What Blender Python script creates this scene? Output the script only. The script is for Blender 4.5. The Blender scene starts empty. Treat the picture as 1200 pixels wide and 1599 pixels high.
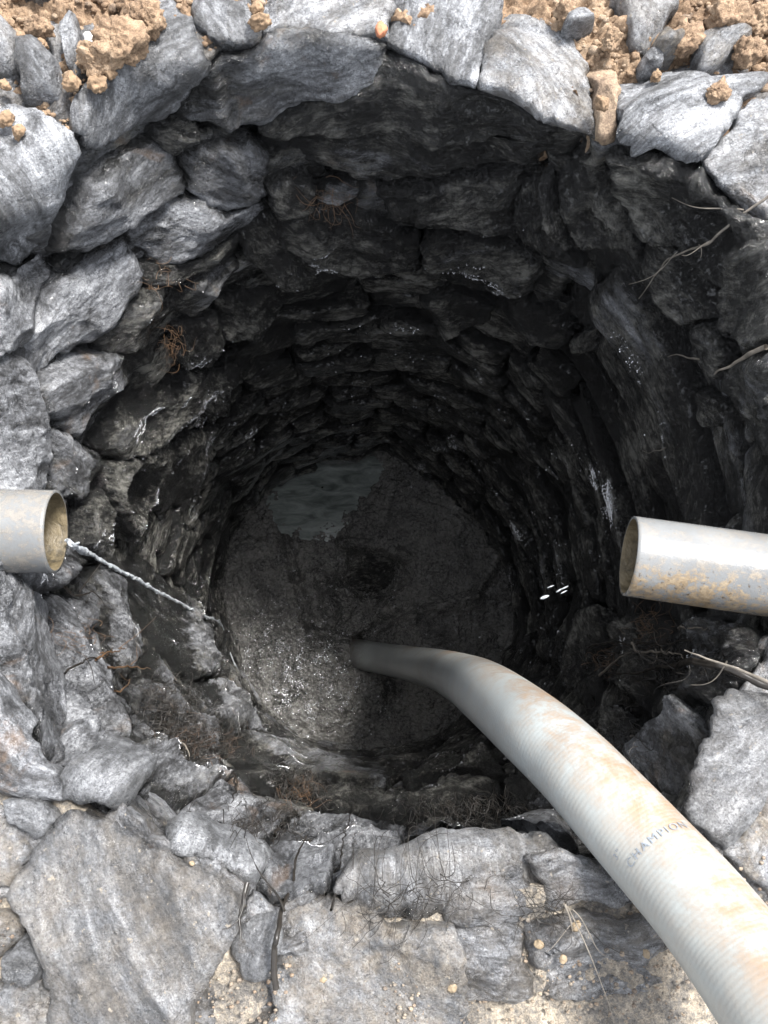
import bpy, math, random
import numpy as np
from mathutils import Matrix, Vector
C = bpy.context.scene
COL = C.collection
# ------------------------------------------------------------------ camera
F = 1200.0; H = 1.10
n = np.array([-34.0, -256.0, -1200.0]); n /= np.linalg.norm(n)
Zc = -n
Xc = np.array([1.0, 0, 0]) - np.dot([1.0, 0, 0], Zc) * Zc; Xc /= np.linalg.norm(Xc)
Yc = np.cross(Zc, Xc)
RW = np.array([Xc, Yc, Zc])              # world = RW @ camera vector
CAM = np.array([0, 0, H])
cd = bpy.data.cameras.new('camera'); cam = bpy.data.objects.new('camera', cd); COL.objects.link(cam)
cd.sensor_fit = 'HORIZONTAL'; cd.sensor_width = 36; cd.lens = 36 * F / 1200.0
cd.clip_start = 0.02; cd.clip_end = 500
M = Matrix([[*RW[0], 0], [*RW[1], 0], [*RW[2], H], [0, 0, 0, 1]])
cam.matrix_world = M
C.camera = cam
# ------------------------------------------------------------------ light
SUN = Vector((0.385, 0.42, 1.0)).normalized()
w = bpy.data.worlds.new('World'); C.world = w; w.use_nodes = True
nt = w.node_tree; bg = nt.nodes['Background']; sk = nt.nodes.new('ShaderNodeTexSky')
sk.sky_type = 'NISHITA'; sk.sun_disc = False
sk.sun_elevation = math.asin(SUN.z); sk.sun_rotation = math.atan2(SUN.x, SUN.y)
sk.air_density = 1.0; sk.dust_density = 2.0
hs = nt.nodes.new('ShaderNodeHueSaturation'); hs.inputs['Saturation'].default_value = 0.25
nt.links.new(sk.outputs[0], hs.inputs['Color']); nt.links.new(hs.outputs[0], bg.inputs[0]); bg.inputs[1].default_value = 0.12
sl = bpy.data.lights.new('sun', 'SUN'); so = bpy.data.objects.new('sun', sl); COL.objects.link(so)
sl.energy = 2.5; sl.angle = math.radians(14); sl.color = (1, 0.97, 0.93)
so.rotation_euler = SUN.to_track_quat('Z', 'Y').to_euler()
so.location = (1, 1, 3)
C.view_settings.view_transform = 'Standard'; C.view_settings.look = 'None'
C.view_settings.gamma = 1; C.view_settings.exposure = 1.9
C.cycles.max_bounces = 6; C.cycles.diffuse_bounces = 3
# ------------------------------------------------------------------ noise
_rs = np.random.RandomState(7)
PERM = _rs.permutation(256).astype(np.int64); PERM = np.concatenate([PERM, PERM, PERM])
GR = _rs.normal(size=(256, 3)); GR /= np.linalg.norm(GR, axis=1)[:, None]
def pn(P):
    P = np.asarray(P, float)
    I = np.floor(P).astype(np.int64); f = P - I; I &= 255
    u = f * f * f * (f * (f * 6 - 15) + 10)
    out = 0
    for dx in (0, 1):
        wx = u[:, 0] if dx else 1 - u[:, 0]
        hx = PERM[I[:, 0] + dx]
        for dy in (0, 1):
            wy = u[:, 1] if dy else 1 - u[:, 1]
            hy = PERM[hx + I[:, 1] + dy]
            for dz in (0, 1):
                wz = u[:, 2] if dz else 1 - u[:, 2]
                g = GR[PERM[hy + I[:, 2] + dz] & 255]
                out = out + wx * wy * wz * (g[:, 0] * (f[:, 0] - dx) + g[:, 1] * (f[:, 1] - dy) + g[:, 2] * (f[:, 2] - dz))
    return out * 1.5
def fbm(P, o=4, g=0.5):
    a = 1.0; s = 0; P = np.array(P, float)
    for i in range(o):
        s = s + a * pn(P + i * 13.7); P = P * 2.03; a *= g
    return s
def ridged(P, o=4):
    a = 1.0; s = 0; P = np.array(P, float)
    for i in range(o):
        s = s + a * (1 - 2.2 * np.abs(pn(P + i * 7.3))); P = P * 2.07; a *= 0.5
    return s
def sst(x, a, b):
    x = np.clip((x - a) / (b - a), 0, 1); return x * x * (3 - 2 * x)
# ------------------------------------------------------------------ the well's base surface
D = 2.10
def ray(px, py):
    v = RW @ np.array([px - 600.0, 799.5 - py, -F]); return v
def on_plane(px, py, z):
    v = ray(px, py); return CAM + v * ((z - H) / v[2])
def at_depth(px, py, d):
    return CAM + ray(px, py) * (d / F)
C1 = on_plane(600, 722, 0)[:2]; C2 = on_plane(578, 942, -D)[:2]
def polar_curve(pts, z, c):
    th = []; r = []
    for p in pts:
        q = on_plane(p[0], p[1], z)[:2] - c
        th.append(math.atan2(q[1], q[0])); r.append(math.hypot(*q))
    o = np.argsort(th); th = np.array(th)[o]; r = np.array(r)[o]
    th = np.concatenate([th - 2 * math.pi, th, th + 2 * math.pi]); r = np.concatenate([r, r, r])
    return th, r
RIM = polar_curve([(-55, 330), (0, 300), (60, 247), (120, 212), (190, 120), (325, 98), (345, 74), (395, 70), (415, 56), (470, 52), (520, 62), (600, 66),
    (650, 92), (700, 124), (745, 134), (800, 152), (850, 188), (920, 207), (945, 222), (970, 212), (1030, 210), (1095, 245), (1120, 285), (1165, 327), (1210, 400), (1240, 560),
    (1250, 720), (1240, 900), (1180, 1040), (1122, 1110), (1088, 1195), (1064, 1262), (990, 1330), (920, 1335), (870, 1322), (700, 1330), (560, 1352), (520, 1378),
    (430, 1400), (350, 1350), (260, 1292), (205, 1240), (130, 1195), (70, 1180), (0, 1120), (-50, 1000), (-65, 800), (-65, 500)], 0, C1)
BOT = polar_curve([(350, 960), (362, 830), (400, 790), (445, 740), (560, 718), (600, 700), (650, 735), (700, 770), (760, 830), (800, 920), (797, 1000), (762, 1080),
    (720, 1130), (650, 1165), (560, 1175), (480, 1155), (420, 1110), (375, 1050)], -D, C2)
RMID0 = float(np.mean(RIM[1])) ; RMID1 = float(np.mean(BOT[1]))
def Rw(th, z):
    d = -z / D
    base = RMID0 + (RMID1 - RMID0) * d
    rim = np.interp(th, *RIM); bot = np.interp(th, *BOT)
    a = 1 - sst(-z, 0.0, 0.45); b = sst(-z, 1.2, D)
    return base + (rim - base) * a + (bot - base) * b
def cen(z):
    d = np.clip(-np.asarray(z) / D, 0, 1.3)
    return C1[0] + (C2[0] - C1[0]) * d, C1[1] + (C2[1] - C1[1]) * d
def surf(th, t, nn):
    th = (np.asarray(th, float) + math.pi) % (2 * math.pi) - math.pi
    t = np.asarray(t, float); nn = np.asarray(nn, float)
    z = np.minimum(t, 0); cx, cy = cen(z)
    r = np.where(t >= 0, np.interp(th, *RIM) + t, Rw(th, z))
    phi = sst(t, -0.035, 0.02) * math.pi / 2
    r = r - nn * np.cos(phi); z = z + nn * np.sin(phi)
    return np.stack([cx + r * np.cos(th), cy + r * np.sin(th), z], -1)
def inv(px, py):
    p = on_plane(px, py, 0); q = p[:2] - C1; th = math.atan2(q[1], q[0]); r = math.hypot(*q); R0 = float(np.interp(th, *RIM))
    if r >= R0: return th, r - R0
    lo, hi = 0.0, -D - 0.4
    for _ in range(40):
        m = (lo + hi) / 2; p = on_plane(px, py, m); c = cen(m); q = (p[0] - c[0], p[1] - c[1]); th = math.atan2(q[1], q[0])
        if math.hypot(*q) < float(Rw(th, m)): lo = m
        else: hi = m
    return th, lo
# ------------------------------------------------------------------ materials
class NT:
    def __init__(s, name):
        s.m = bpy.data.materials.new(name); s.m.use_nodes = True; s.t = s.m.node_tree
        s.b = s.t.nodes['Principled BSDF']
        s.pos = s.t.nodes.new('ShaderNodeNewGeometry').outputs['Position']
    def nd(s, k, **kw):
        x = s.t.nodes.new(k)
        for a, v in kw.items(): setattr(x, a, v)
        return x
    def link(s, a, b): s.t.links.new(a, b)
    def noise(s, scale, detail=6, rough=0.6, stretch=None, rot=None, dist=0.0, vec=None):
        v = vec or s.pos
        if stretch:
            mp = s.nd('ShaderNodeMapping'); mp.inputs['Scale'].default_value = stretch
            if rot: mp.inputs['Rotation'].default_value = rot
            s.link(v, mp.inputs[0]); v = mp.outputs[0]
        x = s.nd('ShaderNodeTexNoise'); x.inputs['Scale'].default_value = scale; x.inputs['Detail'].default_value = detail
        x.inputs['Roughness'].default_value = rough; x.inputs['Distortion'].default_value = dist
        s.link(v, x.inputs['Vector']); return x.outputs['Fac']
    def ramp(s, f, stops):
        r = s.nd('ShaderNodeValToRGB'); e = r.color_ramp.elements
        while len(e) < len(stops): e.new(0.5)
        for i, (p, c) in enumerate(stops):
            e[i].position = p; e[i].color = (c, c, c, 1) if isinstance(c, (int, float)) else (*c, 1)
        s.link(f, r.inputs[0]); return r.outputs[0]
    def mix(s, f, a, b, mode='MIX'):
        x = s.nd('ShaderNodeMix', data_type='RGBA', blend_type=mode)
        for v, i in ((f, 0), (a, 6), (b, 7)):
            if isinstance(v, (int, float)): x.inputs[i].default_value = v if i == 0 else (v, v, v, 1)
            elif isinstance(v, tuple): x.inputs[i].default_value = (*v, 1)
            else: s.link(v, x.inputs[i])
        return x.outputs[2]
    def math(s, op, a, b=0.0, clamp=False):
        x = s.nd('ShaderNodeMath', operation=op, use_clamp=clamp)
        for v, i in ((a, 0), (b, 1)):
            if isinstance(v, (int, float)): x.inputs[i].default_value = v
            else: s.link(v, x.inputs[i])
        return x.outputs[0]
    def attr(s, name): return s.nd('ShaderNodeAttribute', attribute_name=name).outputs['Fac']
    def bump(s, h, strength, dist, prev=None):
        x = s.nd('ShaderNodeBump'); x.inputs['Strength'].default_value = strength; x.inputs['Distance'].default_value = dist
        s.link(h, x.inputs['Height'])
        if prev: s.link(prev, x.inputs['Normal'])
        return x.outputs[0]
    def out(s, color=None, rough=None, normal=None, **kw):
        for k, v in (('Base Color', color), ('Roughness', rough), ('Normal', normal)):
            if v is None: continue
            if isinstance(v, (int, float)): s.b.inputs[k].default_value = v
            elif isinstance(v, tuple): s.b.inputs[k].default_value = (*v, 1)
            else: s.link(v, s.b.inputs[k])
        for k, v in kw.items():
            i = s.b.inputs[k.replace('_', ' ')]
            if isinstance(v, (int, float)): i.default_value = v
            else: s.link(v, i)
        return s.m

def rock_material():
    s = NT('schist')
    tone = s.attr('tone')
    lv = s.nd('ShaderNodeAttribute', attribute_name='loc').outputs['Vector']
    big = s.noise(7, 6, 0.6, stretch=(0.7, 2.0, 1.5), dist=0.7, vec=lv)
    grain = s.noise(24, 8, 0.72, stretch=(0.55, 2.6, 2.2), dist=0.45, vec=lv)
    grain2 = s.noise(70, 7, 0.75, stretch=(0.5, 2.0, 1.6), dist=0.4, vec=lv)
    fine = s.noise(420, 3, 0.7)
    g = s.mix(0.5, grain, grain2)
    g = s.mix(0.42, g, big)
    col = s.ramp(g, [(0.40, (0.018, 0.019, 0.021)), (0.46, (0.085, 0.087, 0.092)), (0.51, (0.215, 0.222, 0.238)), (0.59, (0.50, 0.51, 0.535))])
    sp = s.ramp(s.mix(0.5, fine, s.noise(150, 4, 0.7, dist=0.5)), [(0.36, 0.35), (0.50, 1.0), (0.62, 1.6)])
    col = s.mix(1.0, col, sp, 'MULTIPLY')
    vo = s.nd('ShaderNodeTexVoronoi', feature='DISTANCE_TO_EDGE'); vo.inputs['Scale'].default_value = 11
    mpv = s.nd('ShaderNodeMapping'); mpv.inputs['Scale'].default_value = (1, 1, 2.2); mpv.inputs['Rotation'].default_value = (0.5, 0.35, 0)
    wv = s.nd('ShaderNodeTexNoise'); wv.inputs['Scale'].default_value = 12; wv.inputs['Detail'].default_value = 5; s.link(s.pos, wv.inputs['Vector'])
    vm = s.nd('ShaderNodeVectorMath', operation='MULTIPLY_ADD'); vm.inputs[1].default_value = (0.16, 0.16, 0.16); s.link(wv.outputs['Color'], vm.inputs[0]); s.link(s.pos, vm.inputs[2])
    s.link(vm.outputs[0], mpv.inputs[0]); s.link(mpv.outputs[0], vo.inputs['Vector'])
    crk = s.ramp(vo.outputs['Distance'], [(0.0, 0.0), (0.035, 1.0)])
    crm = s.mix(s.ramp(s.noise(7, 3), [(0.48, 0.0), (0.56, 1.0)]), 1.0, crk)
    col = s.mix(1.0, col, s.mix(crm, 0.45, 1.0), 'MULTIPLY')
    col = s.mix(s.attr('film'), col, s.ramp(s.mix(0.4, s.noise(26, 8, 0.8), s.noise(210, 5, 0.8)), [(0.38, (0.10, 0.103, 0.108)), (0.5, (0.215, 0.22, 0.225)), (0.64, (0.36, 0.355, 0.34))]))
    tn = s.mix(1.0, col, s.ramp(tone, [(0.0, 0.35), (0.5, 1.0), (1.0, 1.75)]), 'MULTIPLY')
    # silt left on the upper faces
    so_ = s.math('MULTIPLY', s.attr('soil'), s.ramp(s.noise(22, 7, 0.7), [(0.38, 0.0), (0.62, 1.0)]))
    siltc = s.ramp(s.noise(90, 5, 0.7), [(0.34, (0.15, 0.115, 0.08)), (0.5, (0.33, 0.275, 0.21)), (0.66, (0.50, 0.45, 0.38))])
    tn = s.mix(so_, tn, siltc)
    pit = s.ramp(s.noise(190, 4, 0.8, dist=0.3), [(0.36, 1.0), (0.43, 0.0)])
    tn = s.mix(s.math('MULTIPLY', pit, 0.7), tn, (0.03, 0.031, 0.034))
    spk = s.math('MULTIPLY', s.ramp(s.noise(85, 3, 0.6), [(0.66, 0.0), (0.70, 1.0)]), s.ramp(s.attr('soil'), [(0.0, 0.0), (0.2, 0.8)]))
    tn = s.mix(spk, tn, (0.48, 0.42, 0.34))
    # rusty root/soil stains in the wall
    rust = s.math('MULTIPLY', s.ramp(s.noise(9, 5, 0.65, dist=0.8), [(0.60, 0.0), (0.70, 0.65)]), s.attr('rust'))
    tn = s.mix(rust, tn, (0.24, 0.13, 0.05))
    # black sludge coat; its amount also holds painted shade on the wall
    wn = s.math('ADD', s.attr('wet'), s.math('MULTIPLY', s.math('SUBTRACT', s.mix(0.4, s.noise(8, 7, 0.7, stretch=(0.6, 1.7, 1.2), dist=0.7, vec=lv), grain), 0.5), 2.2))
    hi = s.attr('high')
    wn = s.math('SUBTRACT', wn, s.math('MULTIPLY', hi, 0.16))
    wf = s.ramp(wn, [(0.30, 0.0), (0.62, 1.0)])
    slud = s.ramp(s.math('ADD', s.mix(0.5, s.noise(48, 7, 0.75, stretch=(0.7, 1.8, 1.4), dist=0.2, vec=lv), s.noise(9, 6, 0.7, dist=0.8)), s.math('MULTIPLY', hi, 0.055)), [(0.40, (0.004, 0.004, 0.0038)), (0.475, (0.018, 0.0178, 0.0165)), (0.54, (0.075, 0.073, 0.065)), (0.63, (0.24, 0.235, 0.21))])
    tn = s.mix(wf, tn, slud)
    ro = s.mix(wf, s.ramp(s.noise(18, 5, .7), [(0.4, 0.24), (0.6, 0.52)]), s.ramp(s.noise(30, 5, 0.7), [(0.35, 0.07), (0.65, 0.26)]))
    h = s.mix(0.5, s.noise(55, 9, 0.75, stretch=(0.6, 2.2, 1.6), dist=0.35, vec=lv), s.noise(130, 5, 0.7, dist=0.4))
    nb = s.bump(h, 1.0, 0.022)
    nb = s.bump(crm, 0.7, 0.004, nb)
    nb = s.bump(s.noise(125, 3, 0.65, dist=0.6), 0.75, 0.007, nb)
    nb = s.bump(s.noise(330, 4, 0.75), 0.9, 0.006, nb)
    gl = s.ramp(s.noise(95, 4, 0.65, dist=0.8), [(0.42, 0.0), (0.66, 1.0)])
    cb = s.bump(gl, 0.8, 0.009)
    cb = s.bump(s.noise(260, 2, 0.6), 0.5, 0.002, cb)
    s.link(cb, s.b.inputs['Coat Normal'])
    return s.out(tn, ro, nb, Specular_IOR_Level=s.mix(wf, 0.9, 0.35), Coat_Weight=s.mix(wf, 0.1, 1.0), Coat_Roughness=0.06, Coat_IOR=1.45)
MR = rock_material()

def soil_material():
    s = NT('soil')
    och = s.attr('ochre')
    a = s.noise(14, 8, 0.7, dist=0.5); b = s.noise(120, 5, 0.75); f = s.noise(500, 3, 0.7)
    g = s.mix(0.45, a, b)
    oc = s.ramp(g, [(0.34, (0.05, 0.033, 0.02)), (0.44, (0.20, 0.13, 0.08)), (0.54, (0.35, 0.242, 0.155)), (0.68, (0.50, 0.385, 0.275))])
    gr = s.ramp(g, [(0.36, (0.045, 0.045, 0.05)), (0.47, (0.19, 0.175, 0.155)), (0.55, (0.36, 0.31, 0.245)), (0.70, (0.52, 0.47, 0.39))])
    c = s.mix(och, gr, oc)
    c = s.mix(1.0, c, s.ramp(f, [(0.3, 0.55), (0.7, 1.35)]), 'MULTIPLY')
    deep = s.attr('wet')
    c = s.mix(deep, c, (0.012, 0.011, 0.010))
    ro = s.ramp(s.noise(16, 4, 0.6), [(0.4, 0.32), (0.6, 0.85)])
    ro = s.mix(och, ro, 0.85)
    nb = s.bump(s.mix(0.5, b, s.noise(45, 6, 0.7)), 0.8, 0.012)
    nb = s.bump(f, 0.6, 0.002, nb)
    return s.out(c, ro, nb)
MS = soil_material()

def mud_material():
    s = NT('black_mud')
    a = s.noise(7, 6, 0.65, dist=0.8); b = s.noise(95, 6, 0.75, dist=0.5)
    c = s.ramp(s.mix(0.5, a, b), [(0.36, (0.015, 0.014, 0.013)), (0.5, (0.085, 0.082, 0.075)), (0.66, (0.19, 0.182, 0.165))])
    ro = s.ramp(b, [(0.35, 0.13), (0.65, 0.27)])
    nb = s.bump(s.noise(60, 7, 0.7, dist=1.0), 0.7, 0.010)
    nb = s.bump(s.noise(190, 3, 0.6), 0.8, 0.005, nb)
    gl = s.ramp(s.noise(75, 4, 0.65, dist=0.8), [(0.44, 0.0), (0.68, 1.0)])
    s.link(s.bump(s.noise(160, 2, 0.6), 0.6, 0.004, s.bump(gl, 0.9, 0.010)), s.b.inputs['Coat Normal'])
    return s.out(c, ro, nb, Specular_IOR_Level=1.0, Coat_Weight=0.9, Coat_Roughness=0.05)
MM = mud_material()

def pool_material():
    s = NT('still_water')
    a = s.noise(9, 5, 0.6, stretch=(1, 3, 1), rot=(0, 0, 0.5), dist=0.9)
    c = s.ramp(a, [(0.34, (0.085, 0.098, 0.092)), (0.66, (0.24, 0.265, 0.25))])
    return s.out(c, 0.07, s.bump(s.noise(20, 3), 0.08, 0.01), Specular_IOR_Level=0.5)
MP = pool_material()

def pvc_material():
    s = NT('grey_pvc')
    a = s.noise(12, 7, 0.72, dist=0.6); b = s.noise(75, 6, 0.8)
    base = s.ramp(s.noise(8, 3), [(0.3, (0.14, 0.146, 0.15)), (0.7, (0.20, 0.205, 0.205))])
    dirt = s.attr('dirt')
    df = s.math('MULTIPLY', dirt, s.ramp(s.mix(0.6, a, b), [(0.47, 0.0), (0.56, 1.0)]))
    dc = s.ramp(b, [(0.35, (0.05, 0.045, 0.035)), (0.5, (0.20, 0.145, 0.085)), (0.7, (0.34, 0.28, 0.20))])
    c = s.mix(df, base, dc)
    spk = s.math('MULTIPLY', s.ramp(s.noise(140, 4, 0.7), [(0.60, 0.0), (0.66, 0.75)]), dirt)
    c = s.mix(spk, c, (0.07, 0.05, 0.03))
    ro = s.mix(df, 0.17, 0.6)
    return s.out(c, ro, s.bump(s.mix(0.5, b, a), 0.35, 0.004))
MPV = pvc_material()

def inner_material():
    s = NT('stained_pipe_lining')
    b = s.noise(30, 7, 0.75, dist=0.5)
    c = s.ramp(b, [(0.32, (0.025, 0.022, 0.016)), (0.5, (0.12, 0.095, 0.055)), (0.7, (0.24, 0.195, 0.125))])
    return s.out(c, 0.35, s.bump(b, 0.6, 0.006))
MIN = inner_material()

def hose_material():
    s = NT('pale_hose_pvc')
    a = s.noise(6.5, 6, 0.68, dist=0.7); b = s.noise(60, 6, 0.8)
    base = s.ramp(s.noise(3, 3), [(0.35, (0.25, 0.27, 0.272)), (0.65, (0.33, 0.345, 0.335))])
    st = s.math('MULTIPLY', s.ramp(s.math('ADD', s.math('MULTIPLY', a, 0.6), s.math('MULTIPLY', b, 0.4)), [(0.44, 0.0), (0.58, 0.9)]), s.attr('stain'))
    c = s.mix(st, base, s.ramp(b, [(0.35, (0.16, 0.10, 0.055)), (0.65, (0.29, 0.205, 0.135))]))
    sp = s.math('MULTIPLY', s.ramp(s.noise(150, 4, 0.75), [(0.62, 0.0), (0.70, 0.5)]), s.attr('stain'))
    c = s.mix(sp, c, (0.22, 0.17, 0.11))
    dk = s.math('MULTIPLY', s.attr('rib'), 0.14)
    c = s.mix(dk, c, (0.35, 0.37, 0.37))
    sl = s.ramp(s.math('ADD', s.attr('wet'), s.math('MULTIPLY', s.math('SUBTRACT', b, 0.5), 0.7)), [(0.3, 0.0), (0.75, 1.0)])
    c = s.mix(sl, c, s.ramp(b, [(0.3, (0.022, 0.017, 0.012)), (0.7, (0.11, 0.075, 0.045))]))
    return s.out(c, s.mix(st, 0.30, 0.5), s.bump(b, 0.18, 0.003), Specular_IOR_Level=0.5)
MH = hose_material()
def plain(name, c, r, v=0.3, sc=60, **kw):
    s = NT(name); b = s.noise(sc, 5, 0.7)
    col = s.ramp(b, [(0.3, tuple(x * (1 - v) for x in c)), (0.7, tuple(min(1, x * (1 + v)) for x in c))])
    return s.out(col, r, s.bump(b, 0.4, 0.002), **kw)
MINK = plain('faded_ink', (0.20, 0.225, 0.26), 0.5, 0.3, 220)
MTW = plain('wet_black_root', (0.022, 0.019, 0.016), 0.35, 0.5)
MTB = plain('pale_twig', (0.17, 0.15, 0.125), 0.5, 0.45)
MTO = plain('orange_root', (0.12, 0.068, 0.034), 0.55, 0.4)
MCL = plain('ochre_clod', (0.23, 0.155, 0.095), 0.9, 0.35, 45)
MPB = plain('tan_pebble', (0.24, 0.185, 0.12), 0.6, 0.3, 90)
MWH = plain('white_quartz', (0.80, 0.80, 0.78), 0.4, 0.1)
def water_mat():
    s = NT('running_water')
    b = s.noise(90, 5, 0.7, dist=1.0)
    return s.out((0.72, 0.76, 0.80), 0.10, s.bump(b, 0.9, 0.008), Transmission_Weight=0.45, IOR=1.33)
MWA = water_mat()
# ------------------------------------------------------------------ mesh helpers
def mesh_obj(name, V, faces, mat, parent=None, attrs=None, smooth=True, origin=True, mi=None):
    V = np.asarray(V, float)
    o3 = V.mean(0) if origin else np.zeros(3)
    me = bpy.data.meshes.new(name)
    nv = len(V); me.vertices.add(nv); me.vertices.foreach_set('co', (V - o3).astype(np.float32).ravel())
    if isinstance(faces, tuple): groups = [f for f in faces if len(f)]
    else: groups = [faces]
    ls = []; st = []; tot = 0
    for f in groups:
        f = np.asarray(f, np.int32); ls.append(f.ravel()); k = f.shape[1]; st.append(tot + np.arange(len(f)) * k); tot += f.size
    ls = np.concatenate(ls); st = np.concatenate(st).astype(np.int32)
    me.loops.add(len(ls)); me.loops.foreach_set('vertex_index', ls)
    me.polygons.add(len(st)); me.polygons.foreach_set('loop_start', st)
    me.update(calc_edges=True)
    me.polygons.foreach_set('use_smooth', np.full(len(st), smooth))
    for k, v in (attrs or {}).items():
        if np.ndim(v) == 2:
            a = me.attributes.new(k, 'FLOAT_VECTOR', 'POINT'); a.data.foreach_set('vector', np.asarray(v, np.float32).ravel()); continue
        a = me.attributes.new(k, 'FLOAT', 'POINT'); a.data.foreach_set('value', np.broadcast_to(np.asarray(v, np.float32), (nv,)).copy())
    for m in (mat if isinstance(mat, list) else [mat]): me.materials.append(m)
    if mi is not None: me.polygons.foreach_set('material_index', np.asarray(mi, np.int32))
    me.update()
    o = bpy.data.objects.new(name, me); COL.objects.link(o)
    o.location = o3
    if parent is not None:
        o.parent = parent; o.location = Vector(o3) - parent.location
    return o
def tag(o, label=None, cat=None, group=None, kind=None):
    if label: o['label'] = label
    if cat: o['category'] = cat
    if group: o['group'] = group
    if kind: o['kind'] = kind
    return o
def empty(name, loc, label, cat, group=None):
    o = bpy.data.objects.new(name, None); COL.objects.link(o); o.location = loc; o.empty_display_size = 0.1
    return tag(o, label, cat, group)
def gridfaces(nu, nv, wrap=True, off=0):
    j = np.arange(nv if wrap else nv - 1); i = np.arange(nu - 1); I, J = np.meshgrid(i, j, indexing='ij'); J2 = (J + 1) % nv
    return off + np.stack([I * nv + J, I * nv + J2, (I + 1) * nv + J2, (I + 1) * nv + J], -1).reshape(-1, 4)

def outline(poly, h, rnd, jit):
    P = np.array(poly, float); out = []
    for i in range(len(P)):
        a = P[i]; b = P[(i + 1) % len(P)]; k = max(2, int(np.linalg.norm(b - a) / h))
        for j in range(k): out.append(a + (b - a) * j / k)
    O = np.array(out)
    for _ in range(1): O = 0.5 * O + 0.25 * (np.roll(O, 1, 0) + np.roll(O, -1, 0))
    q = np.column_stack([O, np.full(len(O), rnd.uniform(0, 50))])
    c = O.mean(0); d = O - c; L = np.linalg.norm(d, axis=1)[:, None]
    dn = d / np.maximum(L, 1e-6)
    j = fbm(q * 34, 3, 0.6)
    return O + dn * (j * jit)[:, None]

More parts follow.
